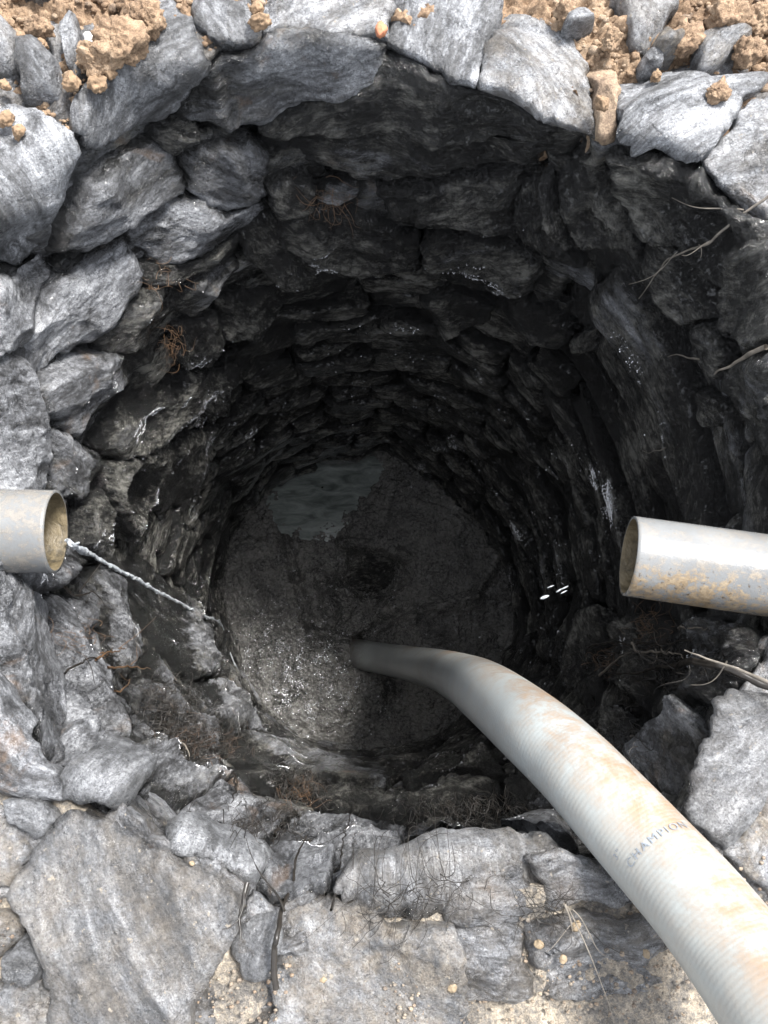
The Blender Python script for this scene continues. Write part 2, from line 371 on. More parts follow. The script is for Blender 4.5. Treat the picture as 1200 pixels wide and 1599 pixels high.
def chips(rel, rnd, n_, L, amp):
    rad = np.abs(rel).max(0) + 1e-3
    S = np.array([[rnd.uniform(-rad[0], rad[0]), rnd.uniform(-rad[1], rad[1])] for _ in range(n_)])
    G = np.array([[rnd.gauss(0, 1), rnd.gauss(0, 1)] for _ in range(n_)]) * (amp / L) * 1.1
    Cc = np.array([rnd.gauss(0, 0.45) for _ in range(n_)]) * amp
    k = amp / L ** 2 * 0.45
    best = np.full(len(rel), 9.0)
    for i in range(n_):
        d = rel - S[i]; v = Cc[i] + d @ G[i] + k * (d ** 2).sum(1)
        best = np.minimum(best, v)
    best = best - np.median(best)
    return np.clip(best, -2.0 * amp, 2.0 * amp)
def stone_arrays(poly, seed, prot=0.02, bulge=0.012, thick=0.10, h=0.005, wet=None, soil=0.0, tone=0.5, rough=1.0, facet=1.0, tilt=(0, 0), gap=0.0015, jit=0.010, rust=0.0, deep=0.9, film=0.0):
    """poly in (theta, t); returns verts, quads, tris, attrs"""
    rnd = random.Random(seed)
    P = np.array(poly, float); th0 = P[0, 0]
    P[:, 0] = (P[:, 0] - th0 + math.pi) % (2 * math.pi) - math.pi
    thc = th0 + P[:, 0].mean(); P[:, 0] -= P[:, 0].mean()
    Rm = 0.60 + max(0, P[:, 1].mean())
    Q = np.column_stack([P[:, 0] * Rm, P[:, 1]])
    O = outline(Q, h * 1.15, rnd, jit)
    c = O.mean(0); d = O - c; L = np.linalg.norm(d, axis=1); rad = L.mean()
    O = c + d * ((L - gap) / L)[:, None]; d = O - c
    K = max(6, int(rad / h)); N = len(O)
    S = 1 - np.linspace(0, 1, K + 1)[:-1] ** 1.0
    S = np.concatenate([S, [0.0]])[:K]
    ks = 7; side = np.linspace(0, 1, ks + 1)[1:][::-1]
    A = []; NN = []; E = []
    # side rings from the back to the front
    for q in side:
        A.append(c + d * (1 - 0.10 * q ** 1.5)); E.append(np.full(N, 1.0)); NN.append(-q * np.ones(N))
    for s_ in S:
        A.append(c + d * s_); E.append(np.full(N, s_)); NN.append(np.zeros(N))
    A = np.concatenate(A + [c[None]]); E = np.concatenate(E + [[0.0]]); NN = np.concatenate(NN + [[0.0]])
    rel = A - c
    fac = np.full(len(A), 9.0)
    for k in range(rnd.randint(6, 9)):
        an = rnd.uniform(0, 2 * math.pi); sl = rnd.choice((rnd.uniform(0.04, 0.20), rnd.uniform(0.04, 0.2), rnd.uniform(0.25, 0.6))) * facet
        wv = 1 + 0.15 * pn(np.column_stack([rel * 9, 0 * rel[:, 0] + k]) + seed % 17)
        fac = np.minimum(fac, rnd.uniform(0.05, 0.85) * rad * sl - sl * (rel @ np.array([math.cos(an), math.sin(an)])) * wv)
    fac = np.clip(fac, -0.032, 0.014)
    base = surf(thc + A[:, 0] / Rm, A[:, 1], 0)
    ro = np.array([rnd.uniform(-9, 9) for _ in range(3)])
    cv_ = np.cov(d.T); ev, ew = np.linalg.eigh(cv_); ax = ew[:, 1]; a1 = math.atan2(ax[1], ax[0]) + rnd.gauss(0, 0.12)
    g = np.array([math.cos(a1), math.sin(a1)])
    u = rel @ g; v = rel @ np.array([-g[1], g[0]])
    loc = np.column_stack([u * 1.0, v * 3.0, np.zeros(len(u))]) + ro
    n_lam = fbm(loc * 9, 4, 0.55)
    ter = n_lam * 3.0; tf = np.floor(ter); fr = ter - tf; terr = (tf + sst(fr, 0.35, 0.65)) / 3.0
    bb = base + ro
    tmask = sst(pn(bb * 4), -0.1, 0.3) * rnd.uniform(0.3, 2.6)
    lam = 0.006 if film == 0.0 else 0.003
    area = max(0.002, float(np.abs(rel).max(0).prod()) * 4)
    wrp = rel + 0.007 * np.column_stack([pn(bb * 30), pn(bb * 30 + 7)]) + 0.002 * np.column_stack([pn(bb * 110), pn(bb * 110 + 7)])
    rot = np.column_stack([wrp @ g, wrp @ np.array([-g[1], g[0]]) * 1.7])
    L1 = rnd.uniform(0.040, 0.070); L2 = 0.016
    n1 = int(min(40, max(5, 1.7 * area / L1 ** 2))); n2 = int(min(170, max(12, 1.7 * area / L2 ** 2)))
    c1 = chips(rot, rnd, n1, L1, 0.011 * rnd.uniform(0.6, 1.2)); c2 = chips(rot, rnd, n2, L2, 0.0022)
    front = prot + bulge * (1 - E ** 12) + fac + rough * (c1 + c2 * (0.35 + tmask) + lam * terr * tmask + 0.003 * fbm(bb * 9, 2) + 0.0017 * fbm(bb * 60, 3, 0.7))
    high = np.clip((c1 + fac + c2 + 0.004) / 0.014, -1, 1) - 1.6 * sst(E, 0.88, 1.0)
    front += rel[:, 0] * tilt[0] + rel[:, 1] * tilt[1]
    edge = sst(E, 0.93, 1.0) * 0.005 * rough
    front -= edge
    nn = front * (1 + NN) + (-thick) * (-NN)
    # sides get their own roughness (lateral)
    sd = (NN < 0) * 1.0
    lat = sd * (0.008 * fbm(np.column_stack([rel[:, 0] * 20, rel[:, 1] * 20, nn * 60]) + ro, 3)) * rough
    A2 = A + rel / np.maximum(np.linalg.norm(rel, axis=1), 1e-5)[:, None] * lat[:, None]
    V = surf(thc + A2[:, 0] / Rm, A2[:, 1], nn)
    T = ks + K
    F4 = gridfaces(T, N)
    j = np.arange(N); F3 = np.column_stack([np.full(N, T * N), (T - 1) * N + j, (T - 1) * N + (j + 1) % N])[:, [0, 1, 2]]
    zz = V[:, 2]
    if wet is None: wet = 0
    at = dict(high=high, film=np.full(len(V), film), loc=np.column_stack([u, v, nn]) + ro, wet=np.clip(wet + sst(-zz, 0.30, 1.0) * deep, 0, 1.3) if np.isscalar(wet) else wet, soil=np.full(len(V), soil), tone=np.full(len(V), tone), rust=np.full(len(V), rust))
    return V, F4, F3, at
def fix(V, F4, F3):
    return V, F4, F3
def stone(name, pix, seed, mat=None, parent=None, **kw):
    poly = [inv(x, y) for x, y in pix]
    V, F4, F3, at = stone_arrays(poly, seed, **kw)
    return mesh_obj(name, V, (F4, F3), mat or MR, parent, at)
# ------------------------------------------------------------------ ground and shaft
def ochre_at(X, Y):
    # yellow earth behind the well, grey silt in front of it
    return sst(Y + 0.10 * fbm(np.column_stack([X * 3, Y * 3, 0 * X]), 2), 0.25, 0.55)
def build_ground():
    NT_ = 1500
    t = np.concatenate([np.linspace(0.045, 0.62, 165), np.geomspace(0.64, 60, 60)])
    th = np.linspace(-math.pi, math.pi, NT_, endpoint=False)
    TT, TH = np.meshgrid(t, th, indexing='ij'); TT = TT.ravel(); TH = TH.ravel()
    P = surf(TH, np.maximum(TT, 0.0), 0)
    near = 1 - sst(TT, 0.7, 3.0)
    oc = ochre_at(P[:, 0], P[:, 1])
    q = P * np.array([1, 1, 0])
    z = 0.022 * fbm(q * 7, 5, 0.55) + 0.010 * np.abs(fbm(q * 24 + 5, 4, 0.6)) * 1.6 + 0.004 * ridged(q * 60, 3)
    z = z * (0.5 + 0.9 * oc) + 0.03 * oc * sst(TT, 0.05, 0.35) + (0.35 * fbm(q * 0.6, 3)) * (1 - near)
    P[:, 2] += z - 0.012 - 0.16 * (TT < 0.046) * 1.0
    o = mesh_obj('ground', P, gridfaces(len(t), NT_)[:, ::-1], MS, None, dict(ochre=oc, wet=0.0), origin=False)
    tag(o, kind='structure')
build_ground()
def build_shaft():
    z = np.linspace(0.0, -D - 0.3, 200); th = np.linspace(-math.pi, math.pi, 700, endpoint=False)
    ZZ, TH = np.meshgrid(z, th, indexing='ij'); ZZ = ZZ.ravel(); TH = TH.ravel()
    P = surf(TH, ZZ, 0); cx, cy = cen(ZZ); dr = np.column_stack([np.cos(TH), np.sin(TH)])
    k = 0.055 + 0.02 * fbm(P * 8, 4)
    P[:, :2] += dr * k[:, None]; P[:, 2] -= 0.014 * 0
    P[:, 2] = np.where(ZZ > -0.001, -0.02, P[:, 2])
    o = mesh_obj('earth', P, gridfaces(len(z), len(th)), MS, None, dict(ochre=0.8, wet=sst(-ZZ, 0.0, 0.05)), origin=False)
    tag(o, kind='structure')
build_shaft()

# ------------------------------------------------------------------ rim stones: each a thing of its own
RS = [
 ('pale slab on the left rim just below the yellow soil', [(-110, 150), (0, 165), (65, 185), (120, 210), (118, 240), (100, 320), (75, 385), (40, 420), (-60, 440), (-110, 300)], dict(tone=0.72, wet=0.0, prot=0.03)),
 ('long wedge stone pointing up into the yellow soil, left of the small block', [(108, 190), (190, 108), (240, 45), (272, 8), (302, 50), (326, 95), (320, 112), (250, 175), (150, 235), (128, 225)], dict(tone=0.42, wet=0.05, prot=0.035, facet=0.7)),
 ('small blocky grey stone wedged between the long wedge and the top slab', [(303, 15), (330, -20), (388, -20), (402, 40), (395, 68), (345, 76), (312, 52)], dict(tone=0.42, prot=0.03)),
 ('broad flat pale slab capping the far rim with one red chip on it', [(412, 20), (450, -60), (640, -70), (615, 10), (606, 62), (520, 62), (470, 50), (415, 56)], dict(tone=0.68, prot=0.028, facet=0.5, soil=0.25)),
 ('big smooth silver slab at the far rim with fluted folds', [(604, 66), (616, 10), (650, -60), (760, -60), (785, 40), (756, 90), (744, 136), (720, 132), (690, 118), (650, 92)], dict(tone=0.72, prot=0.03, facet=0.6)),
 ('silver slab with a rusty upper edge beside the muddy gully', [(746, 134), (757, 88), (800, 48), (850, 28), (890, 62), (912, 105), (922, 150), (934, 206), (918, 210), (860, 194), (810, 160), (768, 142)], dict(tone=0.68, prot=0.03, facet=0.6, soil=0.45)),
 ('bright-topped angular stone right of the muddy gully with a dark front', [(958, 130), (1020, 128), (1100, 140), (1205, 132), (1160, 165), (1138, 205), (1120, 224), (1095, 258), (1060, 235), (1000, 228), (960, 218)], dict(tone=0.75, prot=0.045, facet=0.6)),
 ('pale slab on the right rim below the yellow soil, beside a thin crack', [(1092, 262), (1140, 207), (1165, 178), (1290, 150), (1330, 350), (1200, 334), (1165, 328), (1120, 287)], dict(tone=0.78, prot=0.035, facet=0.5, soil=0.2)),
 ('craggy silver stone on the near right rim behind the hose', [(1062, 1268), (1080, 1218), (1108, 1150), (1120, 1110), (1150, 1078), (1200, 1085), (1290, 1080), (1290, 1180), (1192, 1208), (1152, 1288), (1120, 1318)], dict(tone=0.6, prot=0.05, facet=1.2, soil=0.1)),
 ('silt-covered slab in the corner right of the hose', [(1122, 1325), (1157, 1292), (1196, 1215), (1300, 1190), (1330, 1500), (1240, 1440)], dict(tone=0.7, prot=0.03, facet=0.5, soil=0.9)),
 ('white veined slab on the near rim left of the hose', [(520, 1396), (530, 1368), (600, 1345), (700, 1326), (800, 1318), (882, 1324), (905, 1372), (860, 1412), (760, 1432), (700, 1434), (610, 1432), (540, 1408)], dict(tone=0.66, prot=0.022, facet=0.7, wet=0.12, soil=0.3)),
 ('largest square grey slab lying flat on the near left rim', [(28, 1390), (85, 1285), (112, 1260), (165, 1272), (215, 1296), (240, 1318), (340, 1366), (388, 1402), (376, 1440), (358, 1475), (350, 1500), (310, 1545), (290, 1680), (105, 1680), (85, 1500)], dict(tone=0.36, prot=0.045, facet=0.45, soil=0.38, bulge=0.006)),
 ('small wedge stone pinched between the two flat grey slabs', [(360, 1465), (396, 1438), (434, 1412), (441, 1460), (420, 1522), (380, 1507)], dict(tone=0.42, prot=0.03)),
 ('flat muddy grey slab at the near edge, in front of the white veined slab', [(446, 1420), (480, 1400), (532, 1408), (610, 1438), (706, 1438), (722, 1480), (730, 1680), (428, 1680), (432, 1520), (447, 1460)], dict(tone=0.5, prot=0.03, facet=0.35, soil=0.7, bulge=0.005)),
 ('rounded pale stone on the near left rim above the largest square slab', [(98, 1205), (150, 1182), (206, 1203), (213, 1240), (202, 1266), (130, 1250), (98, 1252)], dict(tone=0.5, prot=0.04)),
 ('narrow white ledge stone behind the largest square slab', [(256, 1293), (350, 1308), (426, 1362), (404, 1380), (320, 1350), (262, 1326)], dict(tone=0.7, prot=0.03, facet=0.6)),
 ('silty stone at the left edge, below the sloping pale slab', [(-60, 1255), (18, 1268), (55, 1320), (30, 1385), (-60, 1400)], dict(tone=0.55, prot=0.03, soil=0.7)),
 ('small grey stone beside the upper corner of the largest square slab', [(20, 1243), (75, 1253), (96, 1280), (60, 1315), (30, 1280)], dict(tone=0.55, prot=0.035)),
 ('little dark cobble in the soil left of the largest square slab', [(14, 1476), (60, 1463), (86, 1492), (60, 1527), (20, 1522)], dict(tone=0.35, prot=0.03, bulge=0.02)),
 ('rough stone in the near left corner', [(-40, 1535), (50, 1525), (97, 1560), (98, 1660), (-40, 1680)], dict(tone=0.5, prot=0.03, soil=0.5)),
 ('muddy stone at the left edge above the little dark cobble', [(-50, 1412), (30, 1432), (40, 1468), (0, 1500), (-50, 1500)], dict(tone=0.6, prot=0.025, soil=0.7)),
 ('squarish grey stone half sunk in the yellow soil left of the long wedge', [(42, 85), (75, 82), (105, 125), (100, 160), (45, 168), (40, 120)], dict(tone=0.5, prot=0.05, bulge=0.02)),
 ('dark rough stone at the left edge in the yellow soil', [(-30, 70), (15, 55), (40, 70), (45, 120), (10, 140), (-30, 130)], dict(tone=0.3, prot=0.045, bulge=0.02, soil=0.3)),
 ('thin slate chip standing in the yellow soil beside the white pebble', [(108, 70), (125, 48), (138, 70), (130, 115), (118, 122)], dict(tone=0.55, prot=0.05, bulge=0.01)),
 ('dark stone at the top edge of the yellow soil', [(25, -30), (95, -30), (105, 12), (75, 28), (35, 15)], dict(tone=0.3, prot=0.045, bulge=0.02, soil=0.3)),
 ('dark slab leaning at the top right above the muddy gully', [(935, -40), (1035, -40), (1045, 35), (1020, 75), (1000, 105), (975, 80), (950, 30)], dict(tone=0.36, prot=0.06, facet=1.0, soil=0.35)),
 ('brown stone standing in the dark hole at the top right', [(1008, 95), (1025, 70), (1048, 95), (1045, 112), (1010, 112)], dict(tone=0.4, prot=0.05, bulge=0.03, soil=0.9)),
 ('blue-grey slab with a rusty face in the top right soil', [(1070, 85), (1120, 68), (1158, 88), (1100, 132), (1082, 130)], dict(tone=0.55, prot=0.06, bulge=0.01, soil=0.4)),
 ('small slate chip behind the silver slab with the rusty edge', [(872, 60), (905, 42), (918, 58), (875, 78)], dict(tone=0.45, prot=0.055, bulge=0.01)),
 ('small blue-grey chip at the back corner of the bright-topped stone', [(992, 112), (1018, 110), (1022, 128), (995, 128)], dict(tone=0.5, prot=0.05, bulge=0.01)),
]
for i, (lab, pix, kw) in enumerate(RS):
    kw = dict(kw); kw.setdefault('thick', 0.13); kw.setdefault('gap', -0.001); kw.setdefault('jit', 0.009); kw.setdefault('bulge', 0.004); kw['prot'] = kw.get('prot', .02) * .8; kw['facet'] = kw.get('facet', 1) * 1.2; kw['rough'] = 0.75; kw['film'] = (0.28 if pix[0][1] > 1200 else 0.1); kw['tone'] = min(1, kw.get('tone', .5) + (.14 if pix[0][1] < 400 else .0))
    o = stone('rim_stone', pix, 100 + i, **kw)
    tag(o, lab, 'stone', 'stones around the rim of the well')

o = stone('soil', [(895, 60), (925, 75), (962, 122), (964, 212), (948, 226), (932, 215), (918, 140)], 77, mat=MS, prot=0.006, soil=1, wet=0.0)
a_ = o.data.attributes.new('ochre', 'FLOAT', 'POINT'); a_.data.foreach_set('value', np.full(len(o.data.vertices), 0.75, np.float32)); tag(o, kind='structure')
# ------------------------------------------------------------------ lining
lining = empty('well_lining', (C1[0], C1[1], -D), 'round shaft wall of dark wet stones laid dry, going down to the mud', 'well wall')
WS = [  # traced lining stones: outline, sludge with wall shade painted in, tone
 ([(320, 110), (400, 76), (418, 58), (500, 54), (602, 70), (602, 115), (500, 135), (450, 155), (400, 185), (312, 192), (250, 182), (262, 165)], .16, .62),
 ([(235, 188), (300, 196), (312, 205), (270, 232), (237, 208)], .5, .4),
 ([(402, 185), (500, 138), (602, 80), (660, 104), (740, 144), (850, 198), (862, 218), (760, 216), (640, 196), (520, 200), (430, 206)], .62, .45),
 ([(410, 212), (520, 206), (640, 202), (760, 222), (852, 228), (820, 265), (700, 272), (600, 275), (500, 256), (420, 240)], .42, .5),
 ([(280, 246), (340, 216), (390, 218), (415, 242), (415, 280), (400, 308), (350, 319), (322, 314), (298, 294), (290, 262)], .20, .55),
 ([(195, 356), (215, 330), (260, 290), (296, 299), (320, 319), (350, 324), (400, 314), (422, 327), (380, 356), (300, 390), (230, 402), (205, 380)], .16, .66),
 ([(130, 277), (200, 227), (250, 222), (272, 250), (276, 282), (215, 320), (165, 350), (120, 380), (78, 395), (102, 330), (122, 290)], .22, .5),
 ([(420, 282), (450, 262), (490, 287), (482, 320), (432, 326)], .5, .4),
 ([(592, 292), (700, 280), (810, 272), (800, 320), (810, 363), (700, 350), (612, 345)], .62, .45),
 ([(440, 336), (500, 322), (580, 338), (604, 352), (650, 376), (655, 418), (560, 410), (500, 400), (440, 372)], .55, .5),
 ([(662, 372), (740, 360), (808, 376), (848, 406), (838, 440), (740, 450), (670, 430)], .42, .5),
 ([(806, 302), (856, 268), (870, 302), (905, 380), (918, 408), (860, 400), (816, 374)], .55, .4),
 ([(872, 282), (902, 248), (955, 256), (985, 300), (1005, 370), (1030, 440), (1010, 480), (962, 468), (922, 400), (888, 330)], .42, .45),
 ([(962, 228), (1000, 232), (1060, 242), (1108, 292), (1160, 336), (1200, 362), (1195, 450), (1130, 440), (1080, 380), (1020, 342), (988, 292)], .50, .45),
 ([(656, 465), (700, 452), (765, 480), (765, 498), (700, 505), (662, 488)], .35, .5),
 ([(750, 457), (815, 454), (860, 487), (890, 522), (880, 537), (835, 512), (782, 480)], .40, .5),
 ([(905, 520), (945, 500), (935, 535), (913, 548)], .35, .5),
 ([(930, 417), (960, 474), (1008, 486), (1015, 500), (1000, 514), (960, 494), (930, 457)], .48, .45),
 ([(1098, 500), (1130, 500), (1158, 550), (1140, 582), (1106, 552)], .35, .5),
 ([(1098, 610), (1130, 620), (1144, 660), (1120, 664)], .4, .5),
 ([(1165, 380), (1230, 380), (1240, 520), (1190, 540), (1150, 500), (1140, 450)], .38, .5),
 ([(1160, 560), (1240, 540), (1250, 700), (1200, 720), (1165, 650), (1150, 600)], .30, .5),
 ([(1030, 350), (1078, 385), (1128, 445), (1140, 490), (1095, 492), (1050, 450), (1020, 400)], .6, .4),
 ([(45, 577), (38, 535), (60, 485), (82, 440), (130, 407), (190, 376), (215, 412), (200, 450), (150, 515), (105, 555), (60, 592)], .06, .62),
 ([(-90, 445), (0, 430), (42, 426), (76, 402), (90, 430), (55, 485), (35, 538), (-90, 565)], .06, .6),
 ([(-90, 572), (0, 545), (35, 562), (42, 600), (45, 650), (50, 720), (30, 765), (-90, 790)], .06, .66),
 ([(145, 522), (180, 472), (217, 447), (280, 427), (300, 432), (270, 475), (235, 510), (215, 530), (160, 550)], .55, .35),
 ([(140, 552), (182, 547), (230, 512), (258, 494), (260, 530), (240, 563), (190, 588), (180, 630), (120, 658), (100, 678), (56, 640), (47, 602), (72, 582)], .22, .5),
 ([(222, 577), (270, 567), (320, 572), (300, 635), (260, 655), (215, 688), (167, 708), (142, 695), (152, 655), (200, 597)], .30, .5),
 ([(50, 657), (100, 684), (135, 702), (150, 720), (125, 765), (100, 778), (85, 766), (15, 764), (25, 720)], .20, .55),
 ([(155, 717), (215, 694), (265, 667), (250, 710), (235, 770), (220, 820), (190, 838), (162, 800), (152, 750)], .30, .55),
 ([(120, 772), (150, 762), (165, 810), (185, 850), (172, 900), (140, 872), (112, 850), (107, 800)], .35, .55),
 ([(298, 427), (360, 402), (375, 414), (340, 465), (285, 488), (267, 475)], .35, .5),
 ([(267, 497), (330, 482), (340, 520), (320, 565), (270, 560)], .5, .45),
 ([(332, 472), (380, 460), (440, 442), (450, 480), (400, 520), (350, 520)], .55, .45),
 ([(425, 330), (436, 376), (500, 404), (560, 414), (540, 440), (450, 436), (385, 400), (385, 360)], .55, .45),
 ([(205, 408), (300, 394), (378, 362), (382, 396), (300, 420), (222, 440)], .5, .45),
 ([(280, 575), (330, 572), (395, 560), (380, 600), (330, 650), (275, 660), (305, 630)], .5, .45),
 ([(268, 670), (330, 655), (320, 720), (290, 790), (245, 800), (255, 720)], .5, .5),
 ([(-90, 800), (0, 780), (85, 780), (105, 850), (130, 880), (60, 925), (-90, 900)], .12, .6),
 ([(-90, 905), (0, 908), (45, 940), (65, 1040), (75, 1100), (95, 1178), (65, 1178), (30, 1120), (0, 1050), (-90, 985)], .15, .5),
 ([(60, 932), (110, 932), (145, 965), (160, 1020), (190, 1075), (203, 1120), (188, 1158), (155, 1118), (100, 1058), (64, 990)], .22, .55),
 ([(72, 1062), (103, 1075), (150, 1127), (185, 1167), (195, 1200), (150, 1180), (105, 1200), (88, 1130)], .15, .55),
 ([(-110, 1000), (0, 1056), (30, 1128), (65, 1187), (93, 1200), (96, 1245), (70, 1250), (0, 1235), (-110, 1200)], .10, .6),
 ([(115, 900), (150, 888), (180, 905), (225, 1000), (190, 1060), (165, 1010), (148, 960)], .35, .5),
 ([(185, 880), (225, 860), (290, 945), (338, 985), (352, 1050), (300, 1058), (235, 1000)], .42, .55),
 ([(230, 1010), (298, 1064), (356, 1066), (395, 1110), (440, 1145), (420, 1165), (340, 1140), (280, 1100), (225, 1050)], .42, .55),
 ([(192, 1070), (225, 1062), (280, 1106), (335, 1146), (330, 1180), (260, 1160), (208, 1118)], .35, .5),
 ([(340, 1152), (430, 1172), (520, 1200), (620, 1207), (600, 1235), (480, 1232), (390, 1200), (335, 1180)], .5, .5),
 ([(210, 1170), (260, 1168), (335, 1188), (390, 1208), (400, 1230), (350, 1232), (280, 1262), (220, 1238)], .42, .5),
 ([(284, 1266), (350, 1236), (425, 1245), (462, 1276), (420, 1290), (350, 1298)], .15, .66),
 ([(470, 1238), (600, 1240), (715, 1218), (790, 1240), (780, 1280), (640, 1288), (520, 1280)], .5, .5),
 ([(625, 1212), (700, 1188), (765, 1178), (805, 1225), (720, 1214), (640, 1232)], .52, .5),
 ([(430, 1298), (520, 1286), (640, 1294), (620, 1330), (540, 1348), (480, 1350), (430, 1330)], .25, .5),
 ([(645, 1294), (780, 1286), (880, 1280), (895, 1318), (800, 1314), (700, 1322), (630, 1334)], .40, .5),
 ([(430, 1336), (470, 1352), (520, 1362), (512, 1392), (470, 1396), (430, 1400), (405, 1380)], .2, .5),
 ([(805, 1180), (860, 1170), (900, 1200), (900, 1275), (800, 1278), (795, 1240)], .5, .45),
 ([(990, 1182), (1030, 1120), (1080, 1110), (1100, 1150), (1072, 1208), (1030, 1240)], .30, .5),
 ([(928, 1132), (980, 1112), (1003, 1150), (975, 1192), (940, 1172)], .4, .5),
 ([(1000, 960), (1060, 970), (1040, 1060), (1000, 1100), (960, 1060), (960, 1000)], .45, .5),
 ([(1070, 970), (1180, 985), (1190, 1040), (1110, 1095), (1050, 1090), (1050, 1050)], .42, .45),
 ([(910, 960), (950, 950), (950, 1050), (920, 1110), (895, 1060)], .5, .45),
]
used = []
def inpoly(x, y, P):
    c = False; k = len(P)
    for i in range(k):
        x1, y1 = P[i]; x2, y2 = P[i - 1]
        if (y1 > y) != (y2 > y) and x < (x2 - x1) * (y - y1) / (y2 - y1) + x1: c = not c
    return c
ALLP = [p for _, p, _ in RS] + [p for p, _, _ in WS]
rr = random.Random(3)
for i, (pix, wt, tn) in enumerate(WS):
    cx = sum(p[0] for p in pix) / len(pix)
    stone('lining_stone', pix, 300 + i, parent=lining, deep=(0.12 if (pix[0][1] > 850 and cx < 640) else 0.9), wet=wt + (-0.02 if pix[0][1] > 850 else 0.12) + (0.12 if 380 < cx < 1320 and pix[0][1] < 700 else 0.0) + (0.16 if cx > 840 and pix[0][1] < 1000 else 0.0), tone=tn, prot=0.012 + rr.uniform(0, 0.018), facet=rr.uniform(0.6, 1.1), rust=0.7, thick=0.09, gap=-0.005)  # sludge thickened far and right to paint shade, thinned on the lit near left
def proj(P):
    v = (P - CAM) @ RW
    return 600 + F * v[0] / -v[2], 799.5 - F * v[1] / -v[2]
# coursed stones everywhere the traced ones leave the wall bare
cells = []
z = -0.02; k = 0
rc = random.Random(11)
RCELL = []
for t0, t1 in ((0.004, 0.085), (0.085, 0.19)):
    a = rc.uniform(0, 1); a_end = a + 2 * math.pi
    while a < a_end - 0.05:
        b = min(a_end, a + rc.uniform(0.12, 0.32)); RCELL.append([(a, t0), ((a + b) / 2, t0 + rc.uniform(-.01, .01)), (b, t0), (b, t1 - rc.uniform(0, .02)), ((a + b) / 2, t1 + rc.uniform(-.02, .02)), (a, t1)]); a = b
while z > -D - 0.05:
    hgt = rc.uniform(0.085, 0.14) if z > -0.5 else rc.uniform(0.06, 0.105); a = rc.uniform(0, 1); joints = []
    while a < 2 * math.pi + 0.001: joints.append(a); a += rc.uniform(0.20, 0.50)
    joints = [j for j in joints if j < 2 * math.pi + joints[0] - 0.12]
    for i in range(len(joints)):
        a0 = joints[i]; a1 = joints[i + 1] if i + 1 < len(joints) else joints[0] + 2 * math.pi
        cells.append([a0, a1, z, z - hgt])
    z -= hgt; k += 1
def wob(th, z): return z + 0.045 * float(pn(np.array([[math.cos(th) * 1.3, math.sin(th) * 1.3, z * 1.5]]))[0]) + 0.02 * math.sin(3 * th + 2 * z)
rest = []; mine = []
for a0, a1, z0, z1 in cells:
    sk_ = rc.uniform(-0.05, 0.05)
    poly = []
    for s_ in (0, .33, .66): poly.append((a0 + (a1 - a0) * s_, min(-0.012, wob(a0 + (a1 - a0) * s_, z0) - rc.uniform(0, .012))))
    poly.append((a1, min(-0.012, wob(a1, z0)))); poly.append((a1 + sk_, (z0 + z1) / 2))
    for s_ in (1, .66, .33): poly.append((a0 + (a1 - a0) * s_, min(-0.05, wob(a0 + (a1 - a0) * s_, z1) + rc.uniform(0, .012))))
    poly.append((a0, min(-0.05, wob(a0, z1))))
    pr = [proj(surf(np.array([p[0]]), np.array([p[1]]), np.array([0.]))[0]) for p in poly]
    mx = sum(p[0] for p in pr) / len(pr); my = sum(p[1] for p in pr) / len(pr)
    if not (-120 < mx < 1320 and -100 < my < 1700): 
        pass
    test = pr + [((p[0] + mx) / 2, (p[1] + my) / 2) for p in pr] + [(mx, my)]
    cov = sum(any(inpoly(x, y, P) for P in ALLP) for x, y in test) / len(test)
    if cov > 0.93: continue
    ar = abs(sum(pr[i - 1][0] * pr[i][1] - pr[i][0] * pr[i - 1][1] for i in range(len(pr)))) / 2
    vis = ar * (1 - cov) * (1 if (0 < mx < 1200 and 0 < my < 1599) else 0)
    mine.append((vis, poly, cov, z0))
mine.sort(key=lambda q: -q[0])
nparts = 98 - len(WS)
RV = []; R4 = []; R3 = []; RA = {}; off = 0
for i, (vis, poly, cov, z0) in enumerate(mine):
    wt = 0.50 + rc.uniform(-0.08, 0.15); tn = rc.uniform(0.3, 0.55)
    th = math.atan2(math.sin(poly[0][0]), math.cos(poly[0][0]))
    dp_ = 0.9 - 0.55 * float(sst(np.array([math.cos(th + 2.25)]), 0.55, 0.9)[0])  # less sludge on the near left, painting that side as lit
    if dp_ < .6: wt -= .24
    if math.cos(th - 0.3) > 0.6: wt += .15  # extra black on the right: shade painted into the sludge
    if cov > 0.12: pr_ = -0.022
    else: pr_ = 0.004 + rc.uniform(-0.014, 0.020)
    h = 0.006 if z0 > -0.9 else (0.008 if z0 > -1.4 else 0.010)
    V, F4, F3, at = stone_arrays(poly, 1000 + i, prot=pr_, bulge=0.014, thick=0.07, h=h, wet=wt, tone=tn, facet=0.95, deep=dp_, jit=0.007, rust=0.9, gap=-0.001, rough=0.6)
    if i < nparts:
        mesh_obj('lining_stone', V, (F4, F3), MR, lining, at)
    else:
        RV.append(V); R4.append(F4 + off); R3.append(F3 + off); off += len(V)
        for kk, vv in at.items(): RA.setdefault(kk, []).append(vv if np.ndim(vv) == 2 else np.broadcast_to(vv, (len(V),)))
